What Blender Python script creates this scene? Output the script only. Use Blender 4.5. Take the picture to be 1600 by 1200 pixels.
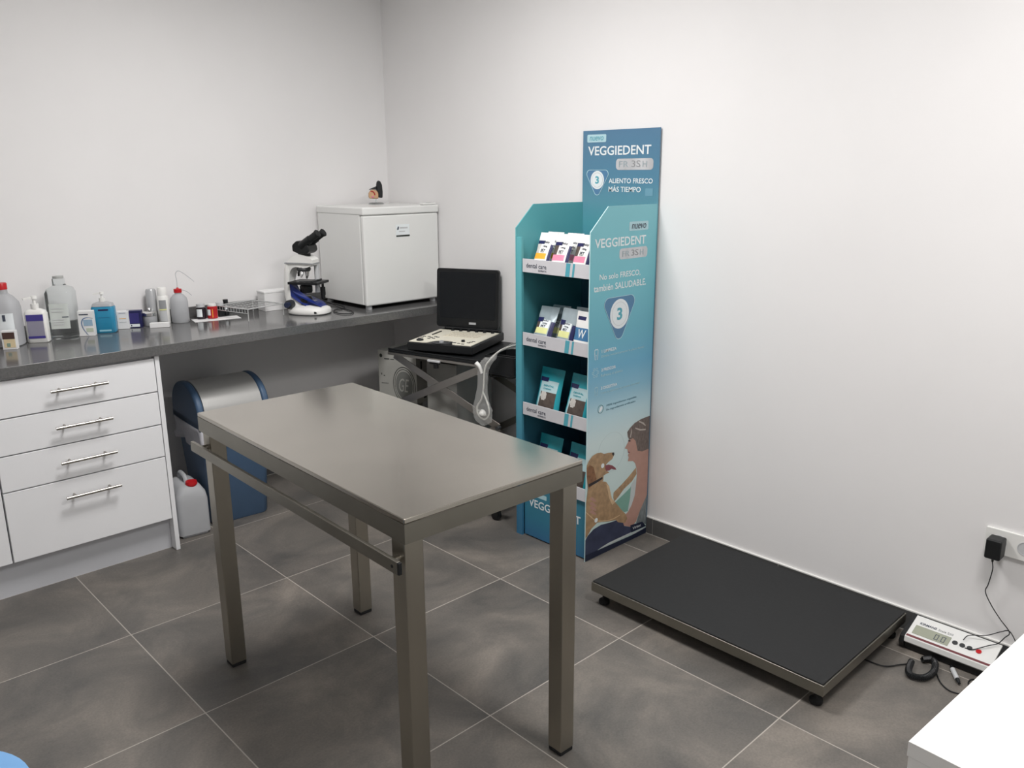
import bpy, bmesh, math, random
from mathutils import Vector, Matrix, noise
random.seed(7)
C = bpy.context.scene.collection
PI = math.pi
for o in list(bpy.data.objects): bpy.data.objects.remove(o)

# ------------------------------------------------------------------ camera
yaw, pitch, roll = 0.761791, 0.251177, -0.0058975
cy_, sy_, cp_, sp_ = math.cos(yaw), math.sin(yaw), math.cos(pitch), math.sin(pitch)
fw = Vector((sy_*cp_, cy_*cp_, -sp_)); rt = Vector((cy_, -sy_, 0)); up = rt.cross(fw)
cr_, sr_ = math.cos(roll), math.sin(roll)
rt2 = rt*cr_ + up*sr_; up2 = up*cr_ - rt*sr_
cam_d = bpy.data.cameras.new('camera'); cam = bpy.data.objects.new('camera', cam_d); C.objects.link(cam)
cam_d.sensor_width = 36; cam_d.lens = 1295.63/1600*36; cam_d.clip_start = 0.02
cam.matrix_world = Matrix(((rt2.x, up2.x, -fw.x, -0.819678), (rt2.y, up2.y, -fw.y, -3.39044), (rt2.z, up2.z, -fw.z, 1.558207), (0, 0, 0, 1)))
bpy.context.scene.camera = cam

# ------------------------------------------------------------------ world, exposure
sc = bpy.context.scene
sc.view_settings.view_transform = 'Standard'; sc.view_settings.look = 'None'
sc.view_settings.gamma = 1; sc.view_settings.use_curve_mapping = False
sc.view_settings.exposure = 0.0
w = bpy.data.worlds.new('world'); sc.world = w; w.use_nodes = True
w.node_tree.nodes['Background'].inputs[0].default_value = (0.9, 0.93, 1, 1)
w.node_tree.nodes['Background'].inputs[1].default_value = 0.3

# ------------------------------------------------------------------ ceiling panels' light
CEIL = 2.62
LAMPS = [(0.60, -1.15, 36.5), (0.80, -3.1, 27), (-1.6, -3.7, 6)]
for i, (lx, ly, pw) in enumerate(LAMPS):
    ld = bpy.data.lights.new('panel_light', 'AREA'); ld.shape = 'SQUARE'; ld.size = 0.56; ld.energy = pw
    ld.color = (1, 0.975, 0.962)
    lo = bpy.data.objects.new('panel_light', ld); C.objects.link(lo); lo.location = (lx, ly, CEIL-0.03)

# ------------------------------------------------------------------ materials
def srgb(r, g, b):
    f = lambda c: (c/255/12.92) if c/255 <= .04045 else ((c/255+.055)/1.055)**2.4
    return (f(r), f(g), f(b), 1)
def mat(name, col, rough=.5, metal=0, var=0.0, scale=20, bump=0, trans=0, ior=1.45, alpha=1, stretch=None, coat=0, rvar=0, spec=None):
    m = bpy.data.materials.new(name); m.use_nodes = True; nt = m.node_tree
    b = nt.nodes['Principled BSDF']; c = srgb(*col)
    b.inputs['Base Color'].default_value = c; b.inputs['Roughness'].default_value = rough; b.inputs['Metallic'].default_value = metal
    b.inputs['Transmission Weight'].default_value = trans; b.inputs['IOR'].default_value = ior; b.inputs['Alpha'].default_value = alpha
    b.inputs['Coat Weight'].default_value = coat
    if spec is not None: b.inputs['Specular IOR Level'].default_value = spec
    if var or bump or rvar:
        tc = nt.nodes.new('ShaderNodeTexCoord'); mp = nt.nodes.new('ShaderNodeMapping'); n = nt.nodes.new('ShaderNodeTexNoise')
        n.inputs['Scale'].default_value = scale; n.inputs['Detail'].default_value = 6
        if stretch: mp.inputs['Scale'].default_value = stretch
        nt.links.new(tc.outputs['Object'], mp.inputs[0]); nt.links.new(mp.outputs[0], n.inputs['Vector'])
        if var:
            r = nt.nodes.new('ShaderNodeValToRGB')
            r.color_ramp.elements[0].position = .3; r.color_ramp.elements[1].position = .7
            r.color_ramp.elements[0].color = tuple(x*(1-var) for x in c[:3])+(1,)
            r.color_ramp.elements[1].color = tuple(min(1, x*(1+var)) for x in c[:3])+(1,)
            nt.links.new(n.outputs[0], r.inputs[0]); nt.links.new(r.outputs[0], b.inputs['Base Color'])
        if bump:
            bp = nt.nodes.new('ShaderNodeBump'); bp.inputs['Strength'].default_value = bump; bp.inputs['Distance'].default_value = .002
            nt.links.new(n.outputs[0], bp.inputs['Height']); nt.links.new(bp.outputs[0], b.inputs['Normal'])
        if rvar:
            mr = nt.nodes.new('ShaderNodeMapRange'); mr.inputs[3].default_value = rough-rvar; mr.inputs[4].default_value = rough+rvar
            nt.links.new(n.outputs[0], mr.inputs[0]); nt.links.new(mr.outputs[0], b.inputs['Roughness'])
    return m
def ramp_mat(name, stops, rough=.5, lo=0, hi=1.8, coat=0):
    """a printed or shaded vertical colour gradient along object z; stops = [(z, rgb)]"""
    m = bpy.data.materials.new(name); m.use_nodes = True; nt = m.node_tree; b = nt.nodes['Principled BSDF']
    b.inputs['Roughness'].default_value = rough; b.inputs['Coat Weight'].default_value = coat
    tc = nt.nodes.new('ShaderNodeTexCoord'); sx = nt.nodes.new('ShaderNodeSeparateXYZ'); mr = nt.nodes.new('ShaderNodeMapRange')
    mr.inputs[1].default_value = lo; mr.inputs[2].default_value = hi
    r = nt.nodes.new('ShaderNodeValToRGB')
    nt.links.new(tc.outputs['Object'], sx.inputs[0]); nt.links.new(sx.outputs[2], mr.inputs[0]); nt.links.new(mr.outputs[0], r.inputs[0])
    while len(r.color_ramp.elements) < len(stops): r.color_ramp.elements.new(.5)
    for e, (z, c) in zip(r.color_ramp.elements, sorted(stops)):
        e.position = (z-lo)/(hi-lo)
    for e, (z, c) in zip(r.color_ramp.elements, sorted(stops)): e.color = srgb(*c)
    nt.links.new(r.outputs[0], b.inputs['Base Color'])
    return m

M = {}
M['wall'] = mat('white_wall_paint', (236, 235, 235), .6, var=.012, scale=3, bump=.05)
M['ceil'] = mat('ceiling_paint', (240, 240, 238), .8, var=.01, scale=3)
M['white'] = mat('white_laminate', (243, 244, 246), .28, var=.01, scale=4)
M['gloss_white'] = mat('fridge_white', (229, 230, 228), .25, var=.01, scale=4)
M['plastic_white'] = mat('white_plastic', (235, 235, 232), .35, var=.01)
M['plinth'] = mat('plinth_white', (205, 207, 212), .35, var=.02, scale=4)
M['steel'] = mat('brushed_steel', (186, 181, 172), .17, 1, var=.05, scale=5, stretch=(1, 1, 1), rvar=.04)
M['steel_leg'] = mat('steel_leg', (168, 163, 152), .34, 1, var=.05, scale=9, stretch=(1, 1, .1))
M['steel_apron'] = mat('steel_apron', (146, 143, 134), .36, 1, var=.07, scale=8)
M['chrome'] = mat('chrome', (225, 225, 225), .16, 1, var=.01)
M['wire'] = mat('bright_wire', (210, 212, 212), .35, .5, var=.02)
M['nickel'] = mat('satin_nickel', (170, 166, 160), .28, 1, var=.02)
M['black'] = mat('black_plastic', (22, 24, 26), .4, var=.05)
M['rubber'] = mat('black_rubber', (28, 29, 30), .75, var=.08, scale=60, bump=.1)
M['mat'] = mat('black_rubber_mat', (38, 39, 40), .62, var=.06, scale=90, bump=.12, spec=.35)
M['dgrey'] = mat('dark_grey', (58, 60, 62), .5, var=.05)
M['grey'] = mat('grey_plastic', (150, 152, 154), .4, var=.03)
M['lgrey'] = mat('light_grey', (196, 198, 200), .4, var=.02)
M['red'] = mat('red_plastic', (190, 28, 34), .35, var=.03)
M['navy'] = mat('navy_print', (34, 36, 84), .4, var=.03)
M['purple'] = mat('purple_print', (70, 62, 140), .4, var=.03)
M['lilac'] = mat('lilac_grey_print', (150, 148, 165), .4, var=.03)
M['blue'] = mat('bin_blue', (72, 96, 124), .42, var=.04, scale=10)
M['ltblue'] = mat('light_blue_vinyl', (118, 170, 222), .5, var=.03)
M['silver_lid'] = mat('silver_grey_flap', (186, 186, 184), .32, .3, var=.03, scale=5)
M['tblue'] = mat('turquoise_bottle', (48, 140, 178), .25, var=.04, scale=12)
M['cardboard'] = mat('white_cardboard', (186, 186, 180), .7, var=.05, scale=12)
M['cardboard2'] = mat('grey_cardboard', (150, 150, 146), .75, var=.06, scale=9)
M['card_ink'] = mat('carton_ink', (60, 64, 60), .7, var=.05)
M['print_white'] = mat('white_print', (232, 238, 240), .45, var=.01)
M['print_soft'] = mat('soft_white_print', (178, 212, 220), .45, var=.01)
M['print_grey'] = mat('dark_print', (72, 78, 92), .5, var=.02)
M['silver'] = mat('silver_foil_print', (206, 207, 210), .35, .25, var=.16, scale=14, stretch=(1, 1, .05))
M['lip'] = mat('pale_lip_card', (206, 206, 210), .5, var=.02)
M['lip_teal'] = mat('teal_stripe_print', (88, 168, 184), .5, var=.02)
M['cream'] = mat('keyboard_cream', (232, 228, 212), .4, var=.02)
M['screen'] = mat('dark_screen', (16, 20, 24), .22, var=.02)
M['lcd'] = mat('lcd_glass', (158, 162, 146), .2, var=.04)
M['maroon'] = mat('maroon_stripe', (112, 62, 66), .4, var=.03)
M['hdpe'] = mat('translucent_hdpe', (205, 207, 210), .4, trans=.35, var=.02, ior=1.2)
M['clear'] = mat('clear_plastic', (238, 242, 242), .06, trans=.95, ior=1.12)
M['film'] = mat('clear_film', (225, 226, 224), .2, trans=.55, ior=1.1, alpha=.45, bump=.6, scale=60)
M['bag'] = mat('white_bin_liner', (214, 214, 220), .4, alpha=.8, bump=1.0, scale=18, var=.08)
M['paper'] = mat('white_paper', (236, 236, 236), .7, var=.01)
M['amber'] = mat('dark_amber_glass', (40, 34, 40), .15, var=.05)
M['redl'] = mat('red_label', (176, 34, 40), .35, var=.04)
M['orange'] = mat('orange_print', (240, 176, 60), .5, var=.04)
M['pink'] = mat('pink_print', (226, 140, 168), .5, var=.04)
M['lime'] = mat('lime_print', (224, 226, 158), .5, var=.04)
M['tan'] = mat('tan_model', (198, 160, 124), .5, var=.12, scale=40)
M['brown'] = mat('dark_brown_print', (84, 62, 56), .5, var=.08)
M['teal_p'] = mat('teal_pouch', (38, 156, 170), .38, var=.05, scale=20)
M['silver_p'] = mat('silver_pouch', (170, 184, 190), .3, .35, var=.08, scale=22, bump=.2)
M['fur_w'] = mat('photo_pale_fur', (200, 196, 190), .5, var=.12, scale=60)
M['fur_d'] = mat('photo_dark_fur', (84, 74, 68), .5, var=.2, scale=60)
M['deskw'] = mat('white_desk', (250, 250, 248), .4, var=.005)

# floor tiles, 60 x 60 cm with pale grout
def tile_mat():
    m = bpy.data.materials.new('grey_stone_tile'); m.use_nodes = True; nt = m.node_tree; b = nt.nodes['Principled BSDF']
    N = nt.nodes.new; L = nt.links.new
    tc = N('ShaderNodeTexCoord'); sx = N('ShaderNodeSeparateXYZ'); L(tc.outputs['Object'], sx.inputs[0])
    def math_(op, a, v=None):
        n = N('ShaderNodeMath'); n.operation = op
        if isinstance(a, (int, float)): n.inputs[0].default_value = a
        else: L(a, n.inputs[0])
        if v is not None:
            if isinstance(v, (int, float)): n.inputs[1].default_value = v
            else: L(v, n.inputs[1])
        return n.outputs[0]
    masks = []; cells = []
    for k in (0, 1):
        d = math_('DIVIDE', sx.outputs[k], .6)
        cells.append(math_('FLOOR', math_('ADD', d, 40.0)))
        fr = math_('FRACT', math_('ADD', d, 40.5))           # line where fract = .5
        masks.append(math_('LESS_THAN', math_('ABSOLUTE', math_('SUBTRACT', fr, .5)), .0030))
    mask = math_('MAXIMUM', masks[0], masks[1])
    cmb = N('ShaderNodeCombineXYZ'); L(cells[0], cmb.inputs[0]); L(cells[1], cmb.inputs[1])
    wn = N('ShaderNodeTexWhiteNoise'); L(cmb.outputs[0], wn.inputs['Vector'])
    off = N('ShaderNodeVectorMath'); off.operation = 'SCALE'; L(wn.outputs['Color'], off.inputs[0]); off.inputs['Scale'].default_value = 9
    ad = N('ShaderNodeVectorMath'); ad.operation = 'ADD'; L(tc.outputs['Object'], ad.inputs[0]); L(off.outputs[0], ad.inputs[1])
    n1 = N('ShaderNodeTexNoise'); n1.inputs['Scale'].default_value = 2.6; n1.inputs['Detail'].default_value = 8; n1.inputs['Roughness'].default_value = .62; n1.inputs['Distortion'].default_value = .6
    L(ad.outputs[0], n1.inputs['Vector'])
    r1 = N('ShaderNodeValToRGB'); r1.color_ramp.elements[0].position = .3; r1.color_ramp.elements[1].position = .72
    r1.color_ramp.elements[0].color = srgb(82, 81, 79); r1.color_ramp.elements[1].color = srgb(136, 129, 121)
    e = r1.color_ramp.elements.new(.5); e.color = srgb(107, 103, 98)
    L(n1.outputs[0], r1.inputs[0])
    n2 = N('ShaderNodeTexNoise'); n2.inputs['Scale'].default_value = 140; n2.inputs['Detail'].default_value = 3; L(tc.outputs['Object'], n2.inputs['Vector'])
    mx = N('ShaderNodeMixRGB'); mx.blend_type = 'OVERLAY'; mx.inputs[0].default_value = .25; L(r1.outputs[0], mx.inputs[1]); L(n2.outputs[0], mx.inputs[2])
    mg = N('ShaderNodeMixRGB'); L(mask, mg.inputs[0]); L(mx.outputs[0], mg.inputs[1]); mg.inputs[2].default_value = srgb(176, 170, 162)
    L(mg.outputs[0], b.inputs['Base Color'])
    mr = N('ShaderNodeMapRange'); mr.inputs[3].default_value = .36; mr.inputs[4].default_value = .55; L(n1.outputs[0], mr.inputs[0]); L(mr.outputs[0], b.inputs['Roughness'])
    bp = N('ShaderNodeBump'); bp.inputs['Strength'].default_value = .06; bp.inputs['Distance'].default_value = .002
    L(n2.outputs[0], bp.inputs['Height']); L(bp.outputs[0], b.inputs['Normal'])
    return m
M['tile'] = tile_mat()
M['skirt'] = mat('dark_tile_skirting', (84, 84, 84), .4, var=.12, scale=6)
M['grout'] = mat('grout', (176, 174, 168), .8, var=.02)
M['quartz'] = mat('grey_quartz', (98, 98, 98), .13, var=.14, scale=160, rvar=.02, spec=.9)
M['lamp'] = bpy.data.materials.new('lamp_diffuser'); M['lamp'].use_nodes = True
_b = M['lamp'].node_tree.nodes['Principled BSDF']; _b.inputs['Emission Color'].default_value = (1, .96, .92, 1); _b.inputs['Emission Strength'].default_value = 4.0

# ------------------------------------------------------------------ helpers
def tag(o, label, cat, group=None, kind=None):
    if label: o['label'] = label
    if cat: o['category'] = cat
    if group: o['group'] = group
    if kind: o['kind'] = kind
    return o
def thing(name, label, cat, loc=(0, 0, 0), rot=0, group=None, rx=0, ry=0):
    o = bpy.data.objects.new(name, None); C.objects.link(o); o.empty_display_size = .05
    o.location = loc; o.rotation_euler = (math.radians(rx), math.radians(ry), math.radians(rot))
    return tag(o, label, cat, group)
def fin(name, bm, mats, parent=None, smooth=False, bev=0, seg=2, sub=0, label=None):
    bmesh.ops.recalc_face_normals(bm, faces=bm.faces)
    me = bpy.data.meshes.new(name); bm.to_mesh(me); bm.free()
    if not isinstance(mats, (list, tuple)): mats = [mats]
    for x in mats: me.materials.append(M[x] if isinstance(x, str) else x)
    o = bpy.data.objects.new(name, me); C.objects.link(o)
    if parent: o.parent = parent
    if label: o['label'] = label
    if smooth or bev or sub:
        for p_ in me.polygons: p_.use_smooth = True
    if bev:
        md = o.modifiers.new('bevel', 'BEVEL'); md.width = bev; md.segments = seg; md.limit_method = 'ANGLE'; md.angle_limit = math.radians(40)
        md.harden_normals = True
    if sub:
        md = o.modifiers.new('subd', 'SUBSURF'); md.levels = sub; md.render_levels = sub
    elif smooth and not bev:
        try:
            me.set_sharp_from_angle(angle=math.radians(42))
        except Exception: pass
    return o
def B(): return bmesh.new()
def box(bm, x0, x1, y0, y1, z0, z1, mi=0):
    v = [bm.verts.new(c) for c in ((x0, y0, z0), (x1, y0, z0), (x1, y1, z0), (x0, y1, z0), (x0, y0, z1), (x1, y0, z1), (x1, y1, z1), (x0, y1, z1))]
    for f in ((0, 3, 2, 1), (4, 5, 6, 7), (0, 1, 5, 4), (1, 2, 6, 5), (2, 3, 7, 6), (3, 0, 4, 7)):
        fc = bm.faces.new([v[i] for i in f]); fc.material_index = mi
    return v
def obox(bm, a, b, wdt, thk, upv=(0, 0, 1), mi=0):
    """bar from a to b, wdt along side axis, thk along the other"""
    a, b = Vector(a), Vector(b); d = (b-a).normalized(); s = d.cross(Vector(upv)).normalized(); u = s.cross(d)
    v = [bm.verts.new(p_ + s*sx*wdt/2 + u*ux*thk/2) for p_ in (a, b) for sx, ux in ((-1, -1), (1, -1), (1, 1), (-1, 1))]
    for f in ((0, 1, 2, 3), (7, 6, 5, 4), (0, 4, 5, 1), (1, 5, 6, 2), (2, 6, 7, 3), (3, 7, 4, 0)):
        bm.faces.new([v[i] for i in f]).material_index = mi
def lathe(bm, prof, n=32, c=(0, 0, 0), sx=1, sy=1, mi=0, pw=2.0):
    """revolve (r,z); sx, sy squash; pw > 2 makes a rounded square"""
    rings = []
    for r, z in prof:
        ring = []
        for i in range(n):
            t = 2*PI*i/n; ct, st = math.cos(t), math.sin(t)
            k = (abs(ct)**pw + abs(st)**pw)**(-1/pw)
            ring.append(bm.verts.new((c[0]+r*k*ct*sx, c[1]+r*k*st*sy, c[2]+z)))
        rings.append(ring)
    for a, b in zip(rings, rings[1:]):
        for i in range(n):
            bm.faces.new((a[i], a[(i+1) % n], b[(i+1) % n], b[i])).material_index = mi
    for ring, rv in ((rings[0], True), (rings[-1], False)):
        bm.faces.new(ring[::-1] if rv else ring).material_index = mi
def cyl(bm, a, b, r, r2=None, n=20, mi=0):
    a, b = Vector(a), Vector(b); d = (b-a).normalized(); r2 = r if r2 is None else r2
    u = d.cross(Vector((0, 0, 1)) if abs(d.z) < .9 else Vector((1, 0, 0))).normalized(); v = d.cross(u)
    A = [bm.verts.new(a+(u*math.cos(2*PI*i/n)+v*math.sin(2*PI*i/n))*r) for i in range(n)]
    Bv = [bm.verts.new(b+(u*math.cos(2*PI*i/n)+v*math.sin(2*PI*i/n))*r2) for i in range(n)]
    for i in range(n): bm.faces.new((A[i], A[(i+1) % n], Bv[(i+1) % n], Bv[i])).material_index = mi
    bm.faces.new(A[::-1]).material_index = mi; bm.faces.new(Bv).material_index = mi
def catmull(pts, n=8):
    pts = [Vector(p_) for p_ in pts]; P = [pts[0]*2-pts[1]] + pts + [pts[-1]*2-pts[-2]]; out = []
    for i in range(1, len(P)-2):
        for k in range(n):
            t = k/n; p0, p1, p2, p3 = P[i-1:i+3]
            out.append(.5*((2*p1)+(p2-p0)*t+(2*p0-5*p1+4*p2-p3)*t*t+(3*p1-p0-3*p2+p3)*t**3))
    return out + [pts[-1]]
def tube(bm, pts, r, n=8, smooth=8, mi=0):
    P = catmull(pts, smooth) if smooth else [Vector(p_) for p_ in pts]
    rs = r if callable(r) else (lambda t: r); prev = None; rings = []
    for i, q in enumerate(P):
        d = (P[min(i+1, len(P)-1)]-P[max(i-1, 0)]).normalized()
        if prev is None: u = d.orthogonal().normalized()
        else: u = (prev - d*prev.dot(d)).normalized()
        prev = u; v = d.cross(u); rr = rs(i/(len(P)-1))
        rings.append([bm.verts.new(q+(u*math.cos(2*PI*k/n)+v*math.sin(2*PI*k/n))*rr) for k in range(n)])
    for a, b in zip(rings, rings[1:]):
        for i in range(n): bm.faces.new((a[i], a[(i+1) % n], b[(i+1) % n], b[i])).material_index = mi
    bm.faces.new(rings[0][::-1]).material_index = mi; bm.faces.new(rings[-1]).material_index = mi
def prism(bm, pts, f, t, mi=0):
    """closed 2D polygon mapped by f(u,v,h), thickness from h=0 to h=t"""
    a = [bm.verts.new(f(u, v, 0)) for u, v in pts]; b = [bm.verts.new(f(u, v, t)) for u, v in pts]
    n = len(pts)
    for fc in (bm.faces.new(a[::-1]), bm.faces.new(b)): fc.material_index = mi
    for i in range(n): bm.faces.new((a[i], a[(i+1) % n], b[(i+1) % n], b[i])).material_index = mi
def rrect(x0, x1, y0, y1, r, n=5):
    out = []
    for cx, cy, a0 in ((x1-r, y0+r, -90), (x1-r, y1-r, 0), (x0+r, y1-r, 90), (x0+r, y0+r, 180)):
        for k in range(n+1):
            a = math.radians(a0+90*k/n); out.append((cx+r*math.cos(a), cy+r*math.sin(a)))
    return out
def circ(cx, cy, r, n=32, ry=None):
    ry = ry or r
    return [(cx+r*math.cos(2*PI*i/n), cy+ry*math.sin(2*PI*i/n)) for i in range(n)]
def ring(bm, pts, f, wd, t, mi=0):
    """outline band of width wd inside closed polygon pts"""
    cx = sum(a for a, b in pts)/len(pts); cy = sum(b for a, b in pts)/len(pts); n = len(pts)
    inn = []
    for (x, y) in pts:
        d = math.hypot(x-cx, y-cy); k = max(0, (d-wd)/d); inn.append((cx+(x-cx)*k, cy+(y-cy)*k))
    V = [[bm.verts.new(f(u, v, h)) for u, v in P] for P in (pts, inn) for h in (0, t)]
    for i in range(n):
        j = (i+1) % n
        for a, b in ((1, 3), (0, 1), (2, 3), (0, 2)): bm.faces.new((V[a][i], V[a][j], V[b][j], V[b][i])).material_index = mi
def lettering(body, m, parent, org, right, upv, size_w=None, size_h=.02, bold=0, lift=.0006, thick=.0004, name='lettering', shear=0, fmap=None):
    cu = bpy.data.curves.new('t', 'FONT'); cu.body = body; cu.size = 1; cu.offset = bold; cu.resolution_u = 3; cu.shear = shear
    cu.extrude = .01
    to = bpy.data.objects.new('t', cu); C.objects.link(to); bpy.context.view_layer.update()
    dg = bpy.context.evaluated_depsgraph_get(); me = bpy.data.meshes.new_from_object(to.evaluated_get(dg))
    bpy.data.objects.remove(to)
    xs = [v.co.x for v in me.vertices]; ys = [v.co.y for v in me.vertices]
    x0, x1, y0, y1 = min(xs), max(xs), min(ys), max(ys)
    kh = size_h/(y1-y0); kw = (size_w/(x1-x0)) if size_w else kh
    R_, U_ = Vector(right).normalized(), Vector(upv).normalized(); N_ = R_.cross(U_); O_ = Vector(org)
    bm = bmesh.new(); bm.from_mesh(me); bpy.data.meshes.remove(me)
    for f_ in bm.faces: f_.smooth = False
    zs = [v.co.z for v in bm.verts]; zm = (min(zs)+max(zs))/2
    for v in bm.verts:
        x, y = (v.co.x-x0)*kw, (v.co.y-y0)*kh; h = lift + (thick if v.co.z > zm else 0)
        v.co = fmap(x, y, h) if fmap else O_+R_*x+U_*y+N_*h
    return fin(name, bm, m, parent)

# ================================================================== the room
XR, YB, XL, YF = 1.965, 0.52, -2.6, -5.2
def struct(name, bm, m, **k):
    o = fin(name, bm, m, **k); o['kind'] = 'structure'; return o
bm = B(); box(bm, XL-.1, XR+.1, YF-.1, YB+.1, -.1, 0); struct('floor', bm, 'tile')
bm = B(); box(bm, XL-.1, XR+.1, YF-.1, YB+.1, CEIL, CEIL+.1); struct('ceiling', bm, 'ceil')
bm = B(); box(bm, XL-.1, XR+.1, YB, YB+.1, 0, CEIL); struct('wall_back', bm, 'wall')
bm = B(); box(bm, XR, XR+.1, YF, YB, 0, CEIL); struct('wall_right', bm, 'wall')
bm = B(); box(bm, XL-.1, XL, YF, YB, 0, CEIL); struct('wall_left', bm, 'wall')
bm = B(); box(bm, XL-.1, XR+.1, YF-.1, YF, 0, CEIL); struct('wall_front', bm, 'wall')
# skirting of cut floor tile, a pale grout joint every 60 cm and a bead of sealant on top
def skirting(name, a, b, axis, face, sgn):
    bm = B(); th = .011*sgn
    def seg(p0, p1, z0, z1, t, mi):
        f0, f1 = sorted((face, face-t*sgn))
        if axis == 'y': box(bm, f0, f1, p0, p1, z0, z1, mi)
        else: box(bm, p0, p1, f0, f1, z0, z1, mi)
    cuts = []; c = -1.372
    while c-.6 > a: c -= .6
    while c < b:
        if c > a: cuts.append(c)
        c += .6
    ed = [a] + cuts + [b]
    for p0, p1 in zip(ed, ed[1:]): seg(p0+.0015, p1-.0015, .003, .075, .011, 0)
    for c in cuts: seg(c-.0015, c+.0015, .003, .075, .0095, 1)
    seg(a, b, 0, .003, .0115, 1); seg(a, b, .075, .079, .009, 2)
    o = fin(name, bm, ['skirt', 'grout', 'plastic_white']); o['kind'] = 'structure'
skirting('baseboard_right', YF, YB-.012, 'y', XR, 1)
skirting('baseboard_back', XL, XR-.012, 'x', YB, 1)
skirting('baseboard_left', YF, YB-.012, 'y', XL, -1)

# ceiling panels that light the room
for i, (lx, ly, pw) in enumerate(LAMPS):
    t = thing('ceiling_light', 'square white ceiling light panel, out of the photograph above the room', 'light', (lx, ly, CEIL-.02), group='square ceiling light panels')
    bm = B(); box(bm, -.30, .30, -.30, -.285, -.008, .02); box(bm, -.30, .30, .285, .30, -.008, .02); box(bm, -.30, -.285, -.285, .285, -.008, .02); box(bm, .285, .30, -.285, .285, -.008, .02)
    fin('frame', bm, 'plastic_white', t)
    bm = B(); box(bm, -.285, .285, -.285, .285, -.002, .018); fin('diffuser', bm, 'lamp', t)

# ================================================================== worktop and cabinets
t = thing('worktop', 'long dark grey polished stone worktop along the left wall', 'worktop', (0, 0, .85))
bm = B(); box(bm, XL+.003, XR-.003, -.06, YB-.003, 0, .04); fin('slab', bm, 'quartz', t, bev=.0015)
bm = B(); box(bm, XL+.003, XR-.003, YB-.018, YB-.003, .0403, .09); fin('upstand', bm, 'quartz', t, bev=.001)

def handle(parent, x0, x1, z, y, vert=False):
    bm = B()
    if not vert:
        cyl(bm, (x0, y, z), (x1, y, z), .006, n=16)
        for x in (x0+.036, x1-.036): cyl(bm, (x, y, z), (x, -.0432, z), .0042, n=12)
    fin('handle', bm, 'nickel', parent, smooth=True)
FY = -.045   # plane of the drawer fronts
def drawer(parent, x0, x1, z0, z1, hx=None, hz=None):
    bm = B(); box(bm, x0, x1, FY, FY+.018, z0, z1)
    d = fin('drawer', bm, 'white', parent, bev=.0012)
    if hx: handle(d, hx[0], hx[1], hz, FY-.034)
    return d
t = thing('drawer_cabinet', 'white drawer cabinet with four steel bar handles under the dark worktop', 'cabinet', (0, 0, 0))
bm = B(); box(bm, -.2075, .384, FY+.022, .48, .146, .849); fin('body', bm, 'white', t)
for (z0, z1, hz) in ((.7025, .838, .779), (.5635, .6975, .637), (.4255, .5585, .4985), (.148, .4205, .3585)):
    drawer(t, -.2075, .3845, z0, z1, (-.01, .192), hz)
bm = B(); box(bm, .3875, .4055, FY, .5, 0.0, .849); fin('side_panel', bm, 'white', t, bev=.001)
t = thing('door_cabinet', 'white cabinet at the left edge, beside the drawer cabinet', 'cabinet', (0, 0, 0))
bm = B(); box(bm, -.81, -.2135, FY+.022, .48, .146, .849); fin('body', bm, 'white', t)
drawer(t, -.808, -.2135, .5635, .838); 
bm = B(); box(bm, -.808, -.2135, FY, FY+.018, .148, .5585); fin('door', bm, 'white', t, bev=.0012)
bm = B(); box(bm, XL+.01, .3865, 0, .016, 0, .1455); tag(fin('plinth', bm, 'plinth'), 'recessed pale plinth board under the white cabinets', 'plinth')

# ================================================================== examination table
t = thing('examination_table', 'stainless steel examination table standing in the middle of the tiled floor', 'table', (.158, -.978, 0), -91.6)
# local: x runs along the 1.09 m length, y across the 0.54 m width
Lt, Wt, Ht = 1.09, .545, .853
bm = B(); box(bm, 0, Lt, 0, Wt, Ht-.012, Ht); fin('table_top', bm, 'steel', t, bev=.0025, seg=3)
bm = B()
for (a, b, c, d) in ((0, Lt, 0, .0012), (0, Lt, Wt-.0012, Wt), (0, .0012, .0012, Wt-.0012), (Lt-.0012, Lt, .0012, Wt-.0012)): box(bm, a, b, c, d, Ht-.058, Ht-.0122)
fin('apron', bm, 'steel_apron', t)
for lx, ly in ((.012, .006), (.012, Wt-.056), (Lt-.062, .006), (Lt-.062, Wt-.056)):
    bm = B(); box(bm, lx, lx+.05, ly, ly+.05, .012, Ht-.013); lg = fin('leg', bm, 'steel_leg', t, bev=.003)
    bm = B(); box(bm, lx+.001, lx+.049, ly+.001, ly+.049, 0, .012); fin('foot', bm, 'rubber', lg, bev=.003)
bm = B()
box(bm, .0622, Lt-.0622, Wt-.03, Wt-.01, Ht-.10, Ht-.06)
fin('under_frame', bm, 'steel_leg', t, bev=.001)
# accessory rail on the long left side, with its black end plug and spacers
bm = B(); box(bm, -.01, Lt+.004, -.026, -.016, Ht-.118, Ht-.088)
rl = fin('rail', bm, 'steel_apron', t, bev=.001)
for x in (.036, Lt-.036):
    bm = B(); cyl(bm, (x, -.016, Ht-.103), (x, .006, Ht-.103), .009, n=14); fin('spacer', bm, 'nickel', rl, smooth=True)
bm = B(); box(bm, Lt+.004, Lt+.010, -.0255, -.0165, Ht-.117, Ht-.089); fin('end_plug', bm, 'black', rl, bev=.001)
bm = B(); cyl(bm, (Lt-.014, -.0268, Ht-.103), (Lt-.014, -.026, Ht-.103), .004, n=12); fin('screw', bm, 'black', rl)
bm = B(); box(bm, -.0008, 0, .012, .040, Ht-.050, Ht-.018); fin('label_sticker', bm, 'print_white', t, label='small white sticker on the apron')

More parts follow.
